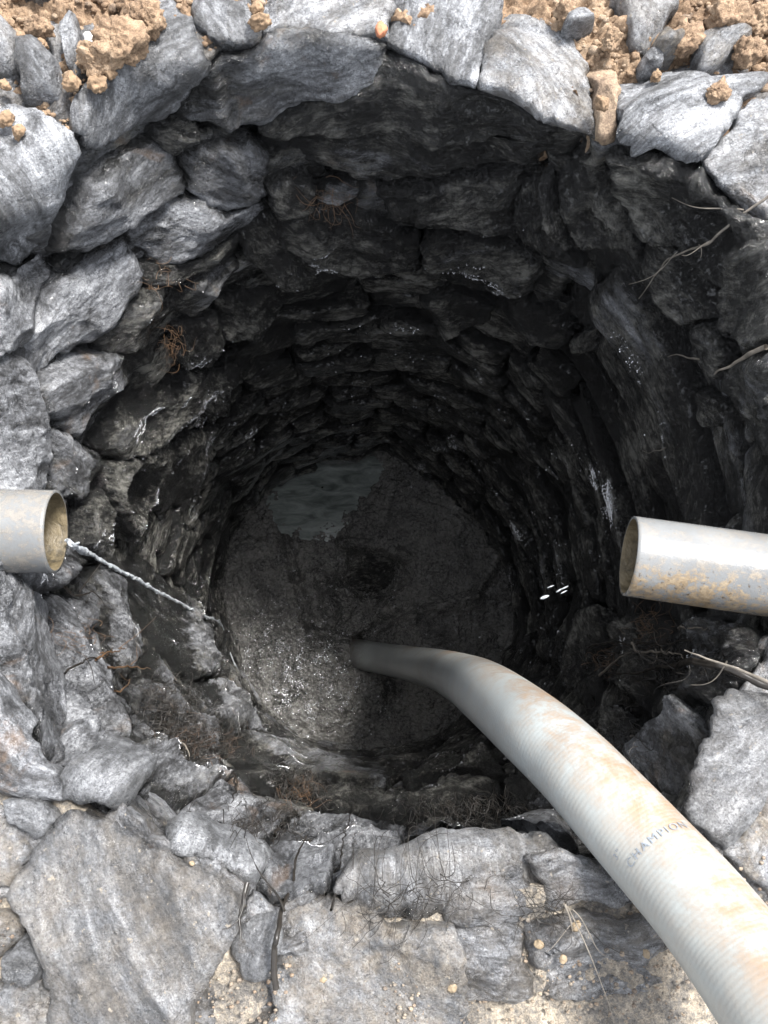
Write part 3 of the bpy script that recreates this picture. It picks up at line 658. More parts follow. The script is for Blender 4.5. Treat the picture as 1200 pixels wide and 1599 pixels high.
for i, poly in enumerate(RCELL):
    pr = [proj(surf(np.array([p[0]]), np.array([p[1]]), np.array([0.]))[0]) for p in poly]
    mx = sum(p[0] for p in pr) / len(pr); my = sum(p[1] for p in pr) / len(pr)
    test = pr + [(mx, my)]
    if sum(any(inpoly(x, y, P) for P in ALLP) for x, y in test) / len(test) > 0.93: continue
    if (900 < mx < 965 and my < 260) or not (-80 < mx < 1300 and -80 < my < 1700): continue
    V, F4, F3, at = stone_arrays(poly, 3000 + i, prot=0.0, bulge=0.012, thick=0.10, h=0.006, wet=0.1, tone=rc.uniform(.35, .6), soil=0.3, facet=0.8, rust=0.3)
    RV.append(V); R4.append(F4 + off); R3.append(F3 + off); off += len(V)
    for kk, vv in at.items(): RA.setdefault(kk, []).append(vv if np.ndim(vv) == 2 else np.broadcast_to(vv, (len(V),)))
o = mesh_obj('rubble', np.concatenate(RV), (np.concatenate(R4), np.concatenate(R3)), MR, lining, {k_: np.concatenate(v_) for k_, v_ in RA.items()})
tag(o, kind='stuff')

def flakes(name, P, Nn, rmin, rmax, seed, mat, spread=0.35, up=0.6):
    r_ = np.random.RandomState(seed); k = len(P)
    nr = Nn + np.array([0, 0, up]) + r_.normal(size=(k, 3)) * spread; nr /= np.linalg.norm(nr, axis=1)[:, None]
    a = np.cross(nr, r_.normal(size=(k, 3))); a /= np.linalg.norm(a, axis=1)[:, None]; b = np.cross(nr, a)
    R = rmin + (rmax - rmin) * r_.rand(k) ** 2.2; st = 0.45 + 0.55 * r_.rand(k)
    V = [P + nr * (R * 0.45)[:, None]]
    for ring, h_ in ((0.6, 0.38), (1.0, 0.02)):
        for j in range(8):
            t = j * math.pi / 4; V.append(P + a * (R * ring * math.cos(t))[:, None] + b * (R * st * ring * math.sin(t))[:, None] + nr * (R * h_)[:, None])
    V.append(P - nr * (R * 0.6)[:, None])
    V = np.stack(V, 1); f3 = []; f4 = []
    for j in range(8):
        j2 = (j + 1) % 8; f3.append([0, 1 + j, 1 + j2]); f4.append([1 + j, 9 + j, 9 + j2, 1 + j2]); f3.append([17, 9 + j2, 9 + j])
    off = (np.arange(k) * 18)[:, None, None]
    return mesh_obj(name, V.reshape(-1, 3), ((np.array(f3)[None] + off).reshape(-1, 3), (np.array(f4)[None] + off).reshape(-1, 4)), mat)
MGL = NT('glint_metal').out((0.85, 0.86, 0.88), 0.22, None, Metallic=0.85)  # bright metal for the added flakes that imitate wet glints
def scatter_glints():
    PP = []; NV = []; W_ = []
    rs = np.random.RandomState(9)
    for o in list(lining.children):
        me = o.data; nv = len(me.vertices); co = np.empty(nv * 3, np.float32); me.vertices.foreach_get('co', co); co = co.reshape(-1, 3) + np.array(o.location) + np.array(lining.location)
        no = np.empty(nv * 3, np.float32); me.vertex_normals.foreach_get('vector', no); no = no.reshape(-1, 3)
        q = np.hypot(co[:, 0] - C1[0], co[:, 1] - C1[1]) < 0.62
        sel = np.where(q & (no[:, 2] > 0.1) & (co[:, 2] < -0.25) & (co[:, 2] > -D))[0]
        if len(sel) > 9000: sel = rs.choice(sel, 9000, replace=False)
        PP.append(co[sel]); NV.append(no[sel])
    P = np.concatenate(PP); Nn = np.concatenate(NV)
    cl_ = sst(fbm(P * 5.5 + 3, 4, 0.65), 0.12, 0.75) ** 2 + 0.015
    ang_ = np.arctan2(P[:, 1] - C1[1], P[:, 0] - C1[0])
    wgt = cl_ * (0.35 + 0.65 * sst(-np.cos(ang_ - 0.2), -0.6, 0.5))
    idx = rs.choice(len(P), 9000, replace=False, p=wgt / wgt.sum())
    o = flakes('glint_flakes', P[idx], Nn[idx], 0.0009, 0.0030, 5, MGL, 0.30, 2.6)  # up-tilted metallic flakes added to imitate wet glints on the wall
    tag(o, 'wet mica flakes added to imitate shine on the dark shaft wall', 'glint', None, 'stuff')
scatter_glints()
# ------------------------------------------------------------------ mud floor
def build_mud():
    NR, NA = 330, 900
    rr_ = np.linspace(0.0015, 0.78, NR); th = np.linspace(-math.pi, math.pi, NA, endpoint=False)
    RR, TH = np.meshgrid(rr_, th, indexing='ij'); X = C2[0] + RR.ravel() * np.cos(TH.ravel()); Y = C2[1] + RR.ravel() * np.sin(TH.ravel())
    q = np.column_stack([X, Y, 0 * X])
    z = 0.024 * fbm(q * 3.2 + 4, 4) + 0.020 * np.abs(fbm(q * 9, 5, 0.6)) + 0.006 * fbm(q * 22, 4, .6) + 0.0045 * ridged(q * 38 + 3, 3)
    def P(px, py): return on_plane(px, py, -D)[:2]
    def seg(px1, py1, px2, py2):
        a = P(px1, py1); b = P(px2, py2); d = b - a; t = np.clip(((X - a[0]) * d[0] + (Y - a[1]) * d[1]) / (d @ d), 0, 1)
        return np.hypot(X - a[0] - t * d[0], Y - a[1] - t * d[1])
    def blob(px, py, r): a = P(px, py); return np.exp(-((X - a[0]) ** 2 + (Y - a[1]) ** 2) / r ** 2)
    wob_ = 0.018 * fbm(q * 12 + 9, 3)
    for s_ in [(445, 835, 462, 900), (462, 900, 488, 985), (488, 985, 560, 1000), (560, 1000, 640, 950), (590, 950, 632, 905), (610, 1070, 605, 1115)]:
        z -= 0.042 * np.exp(-((seg(*s_) + wob_) / 0.020) ** 2)
    for s_ in [(640, 958, 740, 935), (740, 935, 775, 870), (520, 960, 500, 900), (540, 850, 630, 868)]:
        z += 0.040 * np.exp(-((seg(*s_) + wob_) / 0.030) ** 2)
    z += 0.05 * blob(400, 900, 0.16) + 0.035 * blob(470, 1090, 0.2) - 0.05 * blob(575, 985, 0.16) + 0.03 * blob(690, 830, 0.2) - 0.085 * blob(485, 778, 0.13) - 0.05 * blob(560, 740, 0.12)
    z -= 0.10 * np.exp(-((np.hypot(X - P(577, 893)[0], (Y - P(577, 893)[1]) * 1.15) + 1.5 * wob_) / 0.12) ** 4)
    z -= 0.03 * blob(720, 1060, .12)
    V = np.column_stack([X, Y, -D + z])
    rs = np.random.RandomState(12); ctr = P(440, 1075)
    dd_ = np.hypot(X - ctr[0], Y - ctr[1])
    wg = RR.ravel() * (RR.ravel() < 0.60) * (np.exp(-(dd_ / 0.24) ** 2) + 0.035) * (sst(fbm(np.column_stack([X * 22, Y * 22, 0 * X]), 3), -0.1, 0.6) + 0.05)
    idx = rs.choice(len(V), 2600, replace=False, p=wg / wg.sum())
    o = flakes('mud_glints', V[idx], np.tile([0, 0, 1.0], (2600, 1)), 0.0012, 0.0040, 6, MGL, 0.15, 0.0)  # metallic flakes added where the glare lies, imitating glints on wet mud
    tag(o, 'reflective flakes added to imitate wet glare on the black mud', 'grit', None, 'stuff')
    o = mesh_obj('mud', V, gridfaces(NR, NA), MM, None, None, origin=False)
    tag(o, kind='structure')
build_mud()
def flat_patch(name, pix, z, mat, h=0.01):
    P = np.array([on_plane(x, y, z)[:2] for x, y in pix]); c = P.mean(0); O = outline(P, h, random.Random(2), 0.012)
    c = O.mean(0); K = 20; V = []
    for s_ in np.linspace(1, 0.02, K): V.append(c + (O - c) * s_)
    V = np.concatenate(V); V = np.column_stack([V, np.full(len(V), z)])
    return mesh_obj(name, V, gridfaces(K, len(O)), mat)
o = flat_patch('water', [(390, 790), (425, 725), (500, 700), (595, 690), (612, 722), (575, 770), (552, 810), (515, 845), (455, 838), (420, 820)], -D - 0.008, MP)
tag(o, kind='structure')
def lump(name, px, py, z, rx, ry, rz, seed, mat, label, cat, group=None, wet=1.0, tone=0.4, rot=0.0, soil=0.0, ang=0.25, res=26):
    rnd = random.Random(seed); c = on_plane(px, py, z)
    u = np.linspace(0, math.pi, res); v = np.linspace(0, 2 * math.pi, res * 2, endpoint=False); U, W_ = np.meshgrid(u, v, indexing='ij'); U = U.ravel(); W_ = W_.ravel()
    d = np.column_stack([np.sin(U) * np.cos(W_), np.sin(U) * np.sin(W_), np.cos(U)])
    so_ = np.array([rnd.uniform(-20, 20) for _ in range(3)])
    r = 1.0
    cut = np.full(len(d), 9.0)
    for k in range(9):
        nrm = np.array([rnd.gauss(0, 1) for _ in range(3)]); nrm /= np.linalg.norm(nrm)
        cut = np.minimum(cut, rnd.uniform(0.62, 0.95) / np.maximum(d @ nrm, 0.05))
    r = np.minimum(1.0, cut) * (1 + ang * 0.5 * fbm(d * 1.6 + so_, 4, 0.6))
    V = d * r[:, None] * np.array([rx, ry, rz])
    V += d * (0.05 * min(rx, ry) * fbm(d * 7 + so_, 4, 0.65))[:, None]
    cr, sr = math.cos(rot), math.sin(rot); V = V @ np.array([[cr, sr, 0], [-sr, cr, 0], [0, 0, 1]])
    o = mesh_obj(name, V + c, gridfaces(res, res * 2)[:, ::-1], mat, None, dict(loc=V + so_, wet=wet, tone=tone, soil=soil, rust=0.0, ochre=1.0))
    return tag(o, label, cat, group)
lump('sunken_stone', 580, 893, -D - 0.075, 0.110, 0.085, 0.065, 6, MR, 'black triangular stone sunk in the middle of the mud', 'stone', None, 1.4, 0.2, 0.4, ang=0.5, res=60)
lump('sunken_stone', 690, 985, -D - 0.06, 0.13, 0.07, 0.08, 8, MM, 'mud-coated stone sunk beside the submerged end of the hose', 'stone', None, 0.9, 0.3, 0.2, res=60)

# ------------------------------------------------------------------ tubes
def frames(P):
    T = np.gradient(P, axis=0); T /= np.linalg.norm(T, axis=1)[:, None]
    N0 = np.cross(T[0], [0.3, 0.2, 1]); N0 /= np.linalg.norm(N0); Ns = [N0]
    for i in range(1, len(P)):
        v = Ns[-1] - np.dot(Ns[-1], T[i]) * T[i]; Ns.append(v / np.linalg.norm(v))
    N_ = np.array(Ns); return T, N_, np.cross(T, N_)
def catmull(P, n_):
    P = np.array(P, float); P = np.vstack([2 * P[0] - P[1], P, 2 * P[-1] - P[-2]]); out = []
    for i in range(1, len(P) - 2):
        for t in np.linspace(0, 1, n_, endpoint=False):
            a, b, c, d = P[i - 1:i + 3]
            out.append(0.5 * ((2 * b) + (c - a) * t + (2 * a - 5 * b + 4 * c - d) * t * t + (3 * b - a - 3 * c + d) * t ** 3))
    out.append(P[-2]); return np.array(out)
def resample(P, h):
    L = np.concatenate([[0], np.cumsum(np.linalg.norm(np.diff(P, axis=0), axis=1))]); k = int(L[-1] / h) + 1; s_ = np.linspace(0, L[-1], k)
    return np.column_stack([np.interp(s_, L, P[:, i]) for i in range(3)]), s_
def tube_arr(P, R, seg):
    T, N_, B = frames(P); ph = np.linspace(0, 2 * math.pi, seg, endpoint=False)
    R = np.broadcast_to(R, (len(P),)) if np.ndim(R) < 2 else R
    RR = R[:, None] if np.ndim(R) == 1 else R
    return (P[:, None, :] + RR[..., None] * (np.cos(ph)[None, :, None] * N_[:, None, :] + np.sin(ph)[None, :, None] * B[:, None, :])).reshape(-1, 3)

# ------------------------------------------------------------------ hose
HD = 0.120
hp = [(528, 1008, 3.5), (546, 1018, 3.28), (572, 1024, 3.14), (612, 1031, 2.95), (678, 1044, 2.45), (722, 1060, 1.98), (762, 1083, 1.62), (830, 1137, 1.34), (893, 1194, 1.22), (952, 1257, 1.14), (1020, 1332, 1.07), (1088, 1408, 1.0), (1150, 1487, .94), (1200, 1556, .89)]
HP = [at_depth(p[0], p[1], p[2] * (0.91 + 0.09 * min(1, max(0, (p[2] - 1.6) / 1.5)))) for p in hp]
e = HP[-1]; dd = HP[-1] - HP[-2]
dh = np.array([dd[0], dd[1], 0]); dh /= np.linalg.norm(dh)
e2 = e + 1.9 * dd
HP += [e + dd, e2, e2 + dh * .12 + [0, 0, .035], e2 + dh * .26 + [0, 0, .02], e2 + dh * .42 + [0, 0, -.06], np.array([*(e2 + dh * .66)[:2], 0.17]), np.array([*(e2 + dh * .92)[:2], 0.065]), np.array([*(e2 + dh * 1.6)[:2], 0.065])]
HC, HS = resample(catmull(HP, 24), 0.0018)
seg = 96; ph = np.linspace(0, 2 * math.pi, seg, endpoint=False)
pitch = 0.0065
phase = HS[:, None] / pitch + ph[None, :] / (2 * math.pi)
rib = 0.5 + 0.5 * np.cos(2 * math.pi * phase)
RAD = HD / 2 * (1 + 0.006 * fbm(np.column_stack([HS * 5, HS * 0, HS * 0]), 2)[:, None]) + 0.00022 * (rib - 0.5)
HV = tube_arr(HC, RAD, seg)
wetv = np.repeat(1 - sst(HS, 0.02, 0.75), seg)
rt = np.random.RandomState(4)
hroot = empty('suction_hose', Vector(HC[0]), 'thick off-white ribbed hose stained orange, dipping into the mud', 'hose')
_rad = HV.reshape(len(HC), seg, 3) - HC[:, None, :]; _rad /= np.linalg.norm(_rad, axis=2)[..., None]
stain = (sst(HS, 0.45, 1.3)[:, None] * (0.25 + 0.85 * sst(_rad @ np.array([0.55, 0.55, 0.62]), -0.1, 0.8))).ravel()
mesh_obj('hose_wall', HV, gridfaces(len(HC), seg), MH, hroot, dict(wet=wetv, rib=(1 - rib).ravel() ** 4, stain=stain))
# print on the hose, running round it
Tn, Nn, Bn = frames(HC)
def hose_text(txt, px, py, size, name='printed_lettering', flip=1, rotq=0.0):
    # surface point nearest the camera ray through (px,py)
    d = ray(px, py); d /= np.linalg.norm(d)
    S = HV - CAM; tt = S @ d; dist = np.linalg.norm(S - tt[:, None] * d, axis=1)
    cand = np.argsort(dist)[:60]; b = cand[np.argmin(tt[cand])]
    i = b // seg; p0 = ph[b % seg]
    cu = bpy.data.curves.new('t', 'FONT'); cu.body = txt; cu.size = size; cu.align_x = 'CENTER'; cu.align_y = 'CENTER'; cu.space_character = 1.3
    ob = bpy.data.objects.new('t', cu); COL.objects.link(ob)
    bpy.context.view_layer.update()
    me = bpy.data.meshes.new_from_object(ob.evaluated_get(bpy.context.evaluated_depsgraph_get()))
    bpy.data.objects.remove(ob)
    import bmesh
    bm = bmesh.new(); bm.from_mesh(me); bmesh.ops.triangulate(bm, faces=bm.faces)
    for _ in range(2): bmesh.ops.subdivide_edges(bm, edges=[e_ for e_ in bm.edges if e_.calc_length() > 0.003], cuts=1)
    bmesh.ops.triangulate(bm, faces=bm.faces)
    V = np.array([v.co[:] for v in bm.verts]); Ff = np.array([[v.index for v in f.verts] for f in bm.faces]); bm.free()
    cr, sr = math.cos(rotq), math.sin(rotq)
    x = V[:, 0] * cr - V[:, 1] * sr; y = V[:, 0] * sr + V[:, 1] * cr
    an = p0 + flip * x / (HD / 2); s_ = HS[i] - flip * 0 - y
    C_ = np.column_stack([np.interp(s_, HS, HC[:, k_]) for k_ in range(3)])
    N_ = np.column_stack([np.interp(s_, HS, Nn[:, k_]) for k_ in range(3)]); B_ = np.column_stack([np.interp(s_, HS, Bn[:, k_]) for k_ in range(3)])
    out = C_ + (HD / 2 + 0.0014) * (np.cos(an)[:, None] * N_ + np.sin(an)[:, None] * B_)
    me2 = mesh_obj(name, out, Ff, MINK, hroot)
    return me2
hose_text('CHAMPION', 1018, 1300, 0.0155, flip=-1)
hose_text('3"', 958, 1338, 0.013, flip=-1)

# ------------------------------------------------------------------ pipes
def pipe(name, end, mid, Dp, label, dirt_fn, L=1.2):
    a = at_depth(*end); b = at_depth(*mid); d = (b - a) / np.linalg.norm(b - a)
    r = Dp / 2; seg = 128
    s_ = np.linspace(0, L, 240); P = a + d * s_[:, None]
    V = tube_arr(P, np.full(len(s_), r), seg)
    # cut lip and bore
    root = empty(name, Vector(a), label, 'pipe', 'grey pipes opening into the well')
    at = dirt_fn(V, a)
    lipo = tube_arr(np.array([a, a + d * .001, a + d * .002]), np.array([r - 0.0045, r - 0.0012, r]), seg)[:seg]
    V2 = np.concatenate([tube_arr(P[:2], np.array([r - 0.0042, r]), seg)[:seg], V]) 
    lip = tube_arr(P[:3], np.full(3, r - 0.0042), seg)[:seg]
    V2 = np.concatenate([lip, V])
    mesh_obj('pipe_wall', V2, gridfaces(len(s_) + 1, seg), MPV, root, dict(dirt=np.concatenate([at[:seg] * 0.5, at])))
    Vi = tube_arr(P, np.full(len(s_), r - 0.0042), seg)
    mesh_obj('pipe_bore', Vi, gridfaces(len(s_), seg)[:, ::-1], MIN, root)
    return a, d, r
def dl(V, a): return np.clip(0.30 + 0.9 * sst(-(V[:, 2] - a[2]), 0.02, 0.06) + 0.6 * sst(-(V[:, 0] - a[0]), 0.06, 0.13), 0, 1.3)
def dr(V, a): return np.clip(0.22 + 1.1 * sst(-(V[:, 1] - a[1]) - 0.12 * (V[:, 0] - a[0]), 0.005, 0.045), 0, 1.4)
pa, pdir, pr0 = pipe('drain_pipe', (88, 830, 1.20), (-312, 827, 1.155), 0.130, 'grey plastic pipe on the left wall with a rusty bore, dribbling water', dl)
pb, pdir2, _ = pipe('drain_pipe', (982, 868, 1.185), (1400, 927, 1.14), 0.124, 'grey plastic pipe jutting from the right wall, glossy on top and mud-splashed', dr)

# ------------------------------------------------------------------ water from the left pipe
wp = [pa + np.array([0.0, -0.010, 0]) + 0 * pdir, at_depth(106, 846, 1.245)]
def wall_pt(px, py, n_): th, t = inv(px, py); return surf(np.array([th]), np.array([t]), np.array([n_]))[0]
lipb = at_depth(104, 843, 1.235)
def near_wall(px, py, k=0.055): p = wall_pt(px, py, 0.0); return p + (CAM - p) * k
pts = [lipb, at_depth(122, 856, 1.29), near_wall(140, 865, .05), near_wall(175, 884), near_wall(210, 903), near_wall(240, 920), near_wall(270, 936), near_wall(300, 952), near_wall(325, 964), near_wall(344, 973, .035), near_wall(352, 990, .03), near_wall(360, 1020, .03), near_wall(374, 1056, .03)]
WC, WSs = resample(catmull(pts, 20), 0.003)
wr0 = np.interp(WSs / WSs[-1], [0, .05, .12, .2, .5, .75, 0.8, 1], [.0022, .0032, .0052, .0034, .0030, .0028, .0017, .0012])
VV = []; FF = []; off = 0
for k in range(4):
    nz = lambda f, q: fbm(np.column_stack([WSs * f, 0 * WSs + q + 5.3 * k, 0 * WSs]), 3)
    Pk = WC + (0.0022 + 0.0018 * k) * np.column_stack([nz(9, 1) + .7 * nz(50, 2), nz(9, 3) + .7 * nz(50, 4), nz(9, 5)])
    v = tube_arr(Pk, wr0 * (1 - .16 * k) * np.clip(1 + 1.1 * nz(30, 7) + .5 * nz(110, 8), .12, 2.2), 10); VV.append(v); FF.append(gridfaces(len(WC), 10, off=off)); off += len(v)
o = mesh_obj('water_trickle', np.concatenate(VV), np.concatenate(FF), MWA)
tag(o, 'thin white trickle of water running from the left pipe to the mud', 'water')
for i, (x1, y1, x2, y2, r_) in enumerate([(844, 935, 858, 930, .0042), (869, 925, 878, 919, .0022), (878, 920, 888, 915, .0022), (876, 927, 886, 922, .0018), (855, 918, 866, 914, .0015)]):
    A_ = at_depth(x1, y1, 1.5); B_ = at_depth(x2, y2, 1.5); s_ = np.linspace(0, 1, 14)
    P = A_ + (B_ - A_) * s_[:, None]
    o = mesh_obj('water_drop', tube_arr(P, 0.75 * r_ * np.sin(np.pi * np.clip(s_ * 0.96 + 0.02, 0, 1)) ** 0.6, 12), gridfaces(14, 12), MWA)
    tag(o, ['largest round drop of water falling through the shaft left of the right-hand pipe', 'small stretched drop falling in the shaft, between the largest drop and the topmost', 'stretched drop falling in the shaft, the one nearest the right-hand pipe', 'thin drop falling in the shaft just below the one nearest the pipe', 'faint thin drop falling in the shaft straight above the largest'][i], 'water drop', 'drops falling in the shaft')

# ------------------------------------------------------------------ twigs and roots
rw = random.Random(21)
def twig(pts, r, mat, label, cat='twig', group='twigs caught on the wall', nn=0.05, name='twig', forks=2):
    P = []
    for p in pts:
        P.append(wall_pt(p[0], p[1], p[2] if len(p) > 2 else nn))
    Cc, S_ = resample(catmull(P, 10), 0.004)
    so_ = rw.uniform(0, 50)
    for k in range(3): Cc[:, k] += 0.006 * fbm(np.column_stack([S_ * 14, 0 * S_ + so_ + k * 7, 0 * S_]), 3)
    R = r * (1 - 0.75 * S_ / S_[-1]) * (1 + 0.2 * fbm(np.column_stack([S_ * 60, 0 * S_ + so_, 0 * S_]), 2))
    VV = [tube_arr(Cc, R, 8)]; FF = [gridfaces(len(Cc), 8)]; off = len(VV[0])
    for f in range(forks):
        i = int(len(Cc) * rw.uniform(0.25, 0.8)); T = Cc[min(i + 1, len(Cc) - 1)] - Cc[i - 1]; T /= np.linalg.norm(T)
        d = T + np.array([rw.gauss(0, .6), rw.gauss(0, .6), rw.gauss(0, .3)]); L = rw.uniform(0.03, 0.09)
        s2 = np.linspace(0, 1, 12); P2 = Cc[i] + d * L * s2[:, None] + 0.006 * np.column_stack([np.sin(s2 * 4 + f), np.cos(s2 * 5), 0 * s2])
        v = tube_arr(P2, R[i] * 0.6 * (1 - 0.8 * s2), 6); VV.append(v); FF.append(gridfaces(12, 6, off=off)); off += len(v)
    o = mesh_obj(name, np.concatenate(VV), np.concatenate(FF), mat)
    return tag(o, label, cat, group)
twig([(1230, 310), (1195, 322), (1150, 345), (1105, 368), (1072, 384), (1050, 415), (1030, 445)], .003, MTB, 'pale forked root hanging below the right rim slab', forks=4)
twig([(1230, 540, .06), (1200, 552, .07), (1178, 566, .08)], .0045, MTB, 'short thick broken stub poking from the right wall', forks=0)
twig([(1210, 1080), (1185, 1072), (1150, 1064), (1110, 1060), (1050, 1066), (985, 1074)], .006, MTW, 'thick dark root lying under the right pipe, reaching the silver rim stone', forks=4)
twig([(1215, 1085, .09), (1188, 1076, .09), (1148, 1066, .09)], .0038, MTB, 'pale broken root end beside the silver rim stone', forks=1)
twig([(965, 1072), (990, 1053), (1020, 1034)], .003, MTB, 'straight pale twig slanting below the right pipe', forks=0)
twig([(1100, 997), (1125, 998), (1152, 1001)], .0024, MTB, 'straight whitish straw just under the right pipe', forks=0)
twig([(945, 1022), (985, 1017), (1025, 1021), (1080, 1022), (1130, 1016)], .003, MTW, 'thin black twig running level below the right pipe', forks=3)
twig([(1020, 1020), (1032, 1032), (1070, 1036), (1115, 1052)], .003, MTB, 'crooked brown twig branching off below the right pipe', forks=3)
twig([(1130, 545), (1090, 537), (1075, 540)], .0018, MTB, 'thin curved straw on the dark right wall', forks=0)
twig([(1075, 690), (1050, 697), (1035, 694)], .0015, MTB, 'faint straw low on the dark right wall', forks=0)
twig([(60, 926), (80, 940), (105, 932), (120, 945)], .0032, MTW, 'crooked black root below the left pipe', forks=3)
twig([(60, 1075), (90, 1052), (120, 1045), (160, 1040)], .0022, MTW, 'thin black root crossing the near left wall', forks=2)
twig([(130, 1064), (165, 1058), (205, 1062)], .0026, MTO, 'straight orange root crossing the near left wall', forks=1)
twig([(110, 1050), (135, 1035), (160, 1026)], .0026, MTO, 'bright orange frayed root above the straight orange one', forks=4)
twig([(143, 1102), (160, 1096), (170, 1082)], .002, MTO, 'small curled orange root below the straight orange one', forks=1)
twig([(384, 1380, .06), (386, 1405, .07), (390, 1435, .08)], .003, MTW, 'short black root at the tip of the largest square slab', forks=1)
twig([(437, 1520, .05), (440, 1460, .06), (442, 1425, .06), (462, 1372, .06)], .0042, MTW, 'black forked root growing along the crack between the flat slabs', forks=2)
twig([(345, 1240, .05), (342, 1275, .06), (338, 1305, .06)], .0028, MTW, 'black upright root behind the narrow white ledge stone', forks=2)
twig([(410, 1370, .06), (425, 1362, .06), (448, 1362, .06)], .003, MTW, 'bent black root at the end of the narrow white ledge stone', forks=1)
twig([(520, 1400, .06), (535, 1350, .06), (545, 1320, .06), (552, 1290, .05)], .0018, MTW, 'long thin black root over the left end of the white veined slab', forks=2)
twig([(250, 1185, .05), (258, 1205, .06), (266, 1222, .06)], .003, MTB, 'pale straw in the tangle of black roots', forks=0)
twig([(868, 1395, .05), (878, 1420, .045), (884, 1440, .04)], .002, MTB, 'pale frayed root beside the hose on the near rim', forks=3)
twig([(865, 1130, .05), (940, 1180, .06), (985, 1240, .06)], .0022, MTW, 'thin black root slanting behind the hose', forks=3)
def tangle(name, cx, cy, sx, sy, N_, r, mat, label, cat='roots', L=(0.02, 0.07), ang=None, nn=(0.015, 0.05), kind='stuff', fall=0.5):
    VV = []; FF = []; off = 0
    for i in range(N_):
        px = cx + rw.gauss(0, fall) * sx; py = cy + rw.gauss(0, fall) * sy
        th, t = inv(px, py); a = rw.uniform(0, 6.28) if ang is None else rw.gauss(ang, 0.7)
        l = rw.uniform(*L); k = 9; n0 = rw.uniform(*nn); cv = rw.gauss(0, 2.5)
        A = []; x, y = th * 0.6, t
        for j in range(k):
            A.append((x / 0.6, y, n0 + 0.012 * math.sin(j * 0.5 + i)))
            x += l / k * math.cos(a); y += l / k * math.sin(a); a += cv / k + rw.gauss(0, .22)
        A = np.array(A); P = surf(A[:, 0], A[:, 1], A[:, 2]); 
        v = tube_arr(P, r * rw.uniform(0.5, 1.3) * np.linspace(1, .4, k), 5); VV.append(v); FF.append(gridfaces(k, 5, off=off)); off += len(v)
    o = mesh_obj(name, np.concatenate(VV), np.concatenate(FF), mat)
    return tag(o, label, cat, 'root tangles in the wall', kind)
tangle('root_tangle', 285, 1165, 75, 45, 420, .0008, MTW, 'dense tangle of fine black roots on the near left wall')
tangle('root_tangle', 250, 1110, 45, 30, 160, .0008, MTW, 'black root mat above the dense near left tangle')
tangle('root_tangle', 305, 1175, 70, 40, 70, .0006, plain('brown_root', (.08, .05, .032), .5, .4), 'brown rootlets mixed into the dense near left tangle')
tangle('root_tangle', 465, 1245, 35, 22, 130, .0009, MTW, 'black roots over the mud wall near the middle of the near side')
tangle('root_tangle', 470, 1255, 30, 14, 36, .00045, MTO, 'orange rootlets under the black roots on the near side')
tangle('root_tangle', 508, 285, 38, 22, 36, .00045, MTO, 'orange hair roots hanging on the far wall', L=(0.03, 0.09), ang=-1.4)
tangle('root_tangle', 258, 525, 14, 28, 36, .00045, MTO, 'orange roots in a joint of the left wall')
tangle('root_tangle', 90, 1005, 40, 22, 48, .00045, MTO, 'orange roots below the left pipe')
tangle('root_tangle', 1030, 985, 28, 18, 36, .00045, MTO, 'tan roots just under the right pipe')
tangle('root_tangle', 970, 1045, 25, 16, 30, .00045, MTO, 'brown fibres around the slanting pale twig')
tangle('root_tangle', 1040, 1050, 80, 45, 120, .0008, MTW, 'fine black roots under the right pipe')
tangle('root_tangle', 985, 1195, 45, 50, 120, .0008, MTW, 'black rootlets on the wall behind the hose', L=(.02, .06))
tangle('root_tangle', 740, 1290, 120, 25, 180, .0008, MTW, 'fine black roots over the edge of the near rim')
tangle('root_tangle', 640, 1385, 110, 35, 80, .0006, MTW, 'hair-thin black roots on the white veined slab', L=(.03, .11), nn=(.038, .046))
tangle('root_tangle', 400, 1310, 70, 35, 120, .0008, MTW, 'black rootlets around the narrow white ledge stone')
tangle('root_tangle', 240, 420, 26, 12, 18, .00045, MTO, 'orange roots under the pale left wall stones')
tangle('root_tangle', 845, 1400, 50, 40, 60, .0005, MTW, 'black roots on the soil left of the hose', nn=(.02, .04))

# ------------------------------------------------------------------ clods, pebbles, gravel
lump('pebble', 139, 60, 0.05, .010, .011, .008, 31, MWH, 'small white pebble on the yellow soil', 'pebble', None, res=18)
lump('pebble', 596, 46, 0.05, .010, .014, .010, 32, plain('red_chip', (.42, .17, .09), .8), 'red-brown chip lying on the broad flat slab', 'pebble', None, res=18)
cl = [(150, 130, .016, 'loose yellow clod beside the base of the long wedge stone'), (172, 112, .013, 'small yellow clod right beside the long wedge stone'), (150, 95, .034, 'large brown clod between the slate chip and the long wedge stone'),
      (185, 70, .045, 'biggest yellow clod in the top left soil'), (112, 128, .015, 'orange clod below the thin slate chip'), (62, 45, .022, 'yellow clod above the squarish sunk stone'), (65, 70, .012, 'little orange clod on top of the squarish sunk stone'),
      (230, 30, .03, 'yellow clod left of the tip of the long wedge stone'), (405, 32, .018, 'orange clod between the small block and the broad slab'), (402, 12, .014, 'orange clod at the top edge beside the small block'), (8, 185, .014, 'orange clod at the left edge on the pale slab'), (28, 205, .013, 'orange clod on the pale left slab'),
      (8, 133, .01, 'tiny orange clod at the left edge'), (1025, 118, .012, 'orange clod behind the bright-topped stone'), (1122, 142, .02, 'pale yellow clod behind the bright-topped stone'), (1070, 60, .03, 'orange clod above the blue-grey slab'), (1168, 80, .028, 'brown clod at the right of the blue-grey slab'),
      (1140, 30, .04, 'large brown clod near the top right corner'), (885, 18, .022, 'orange clod above the slate chip at the top'), (1185, 30, .03, 'brown clod in the top right corner'), (940, 160, .014, 'small brown clod in the muddy gully'), (955, 60, .02, 'dark brown clod at the head of the muddy gully')]
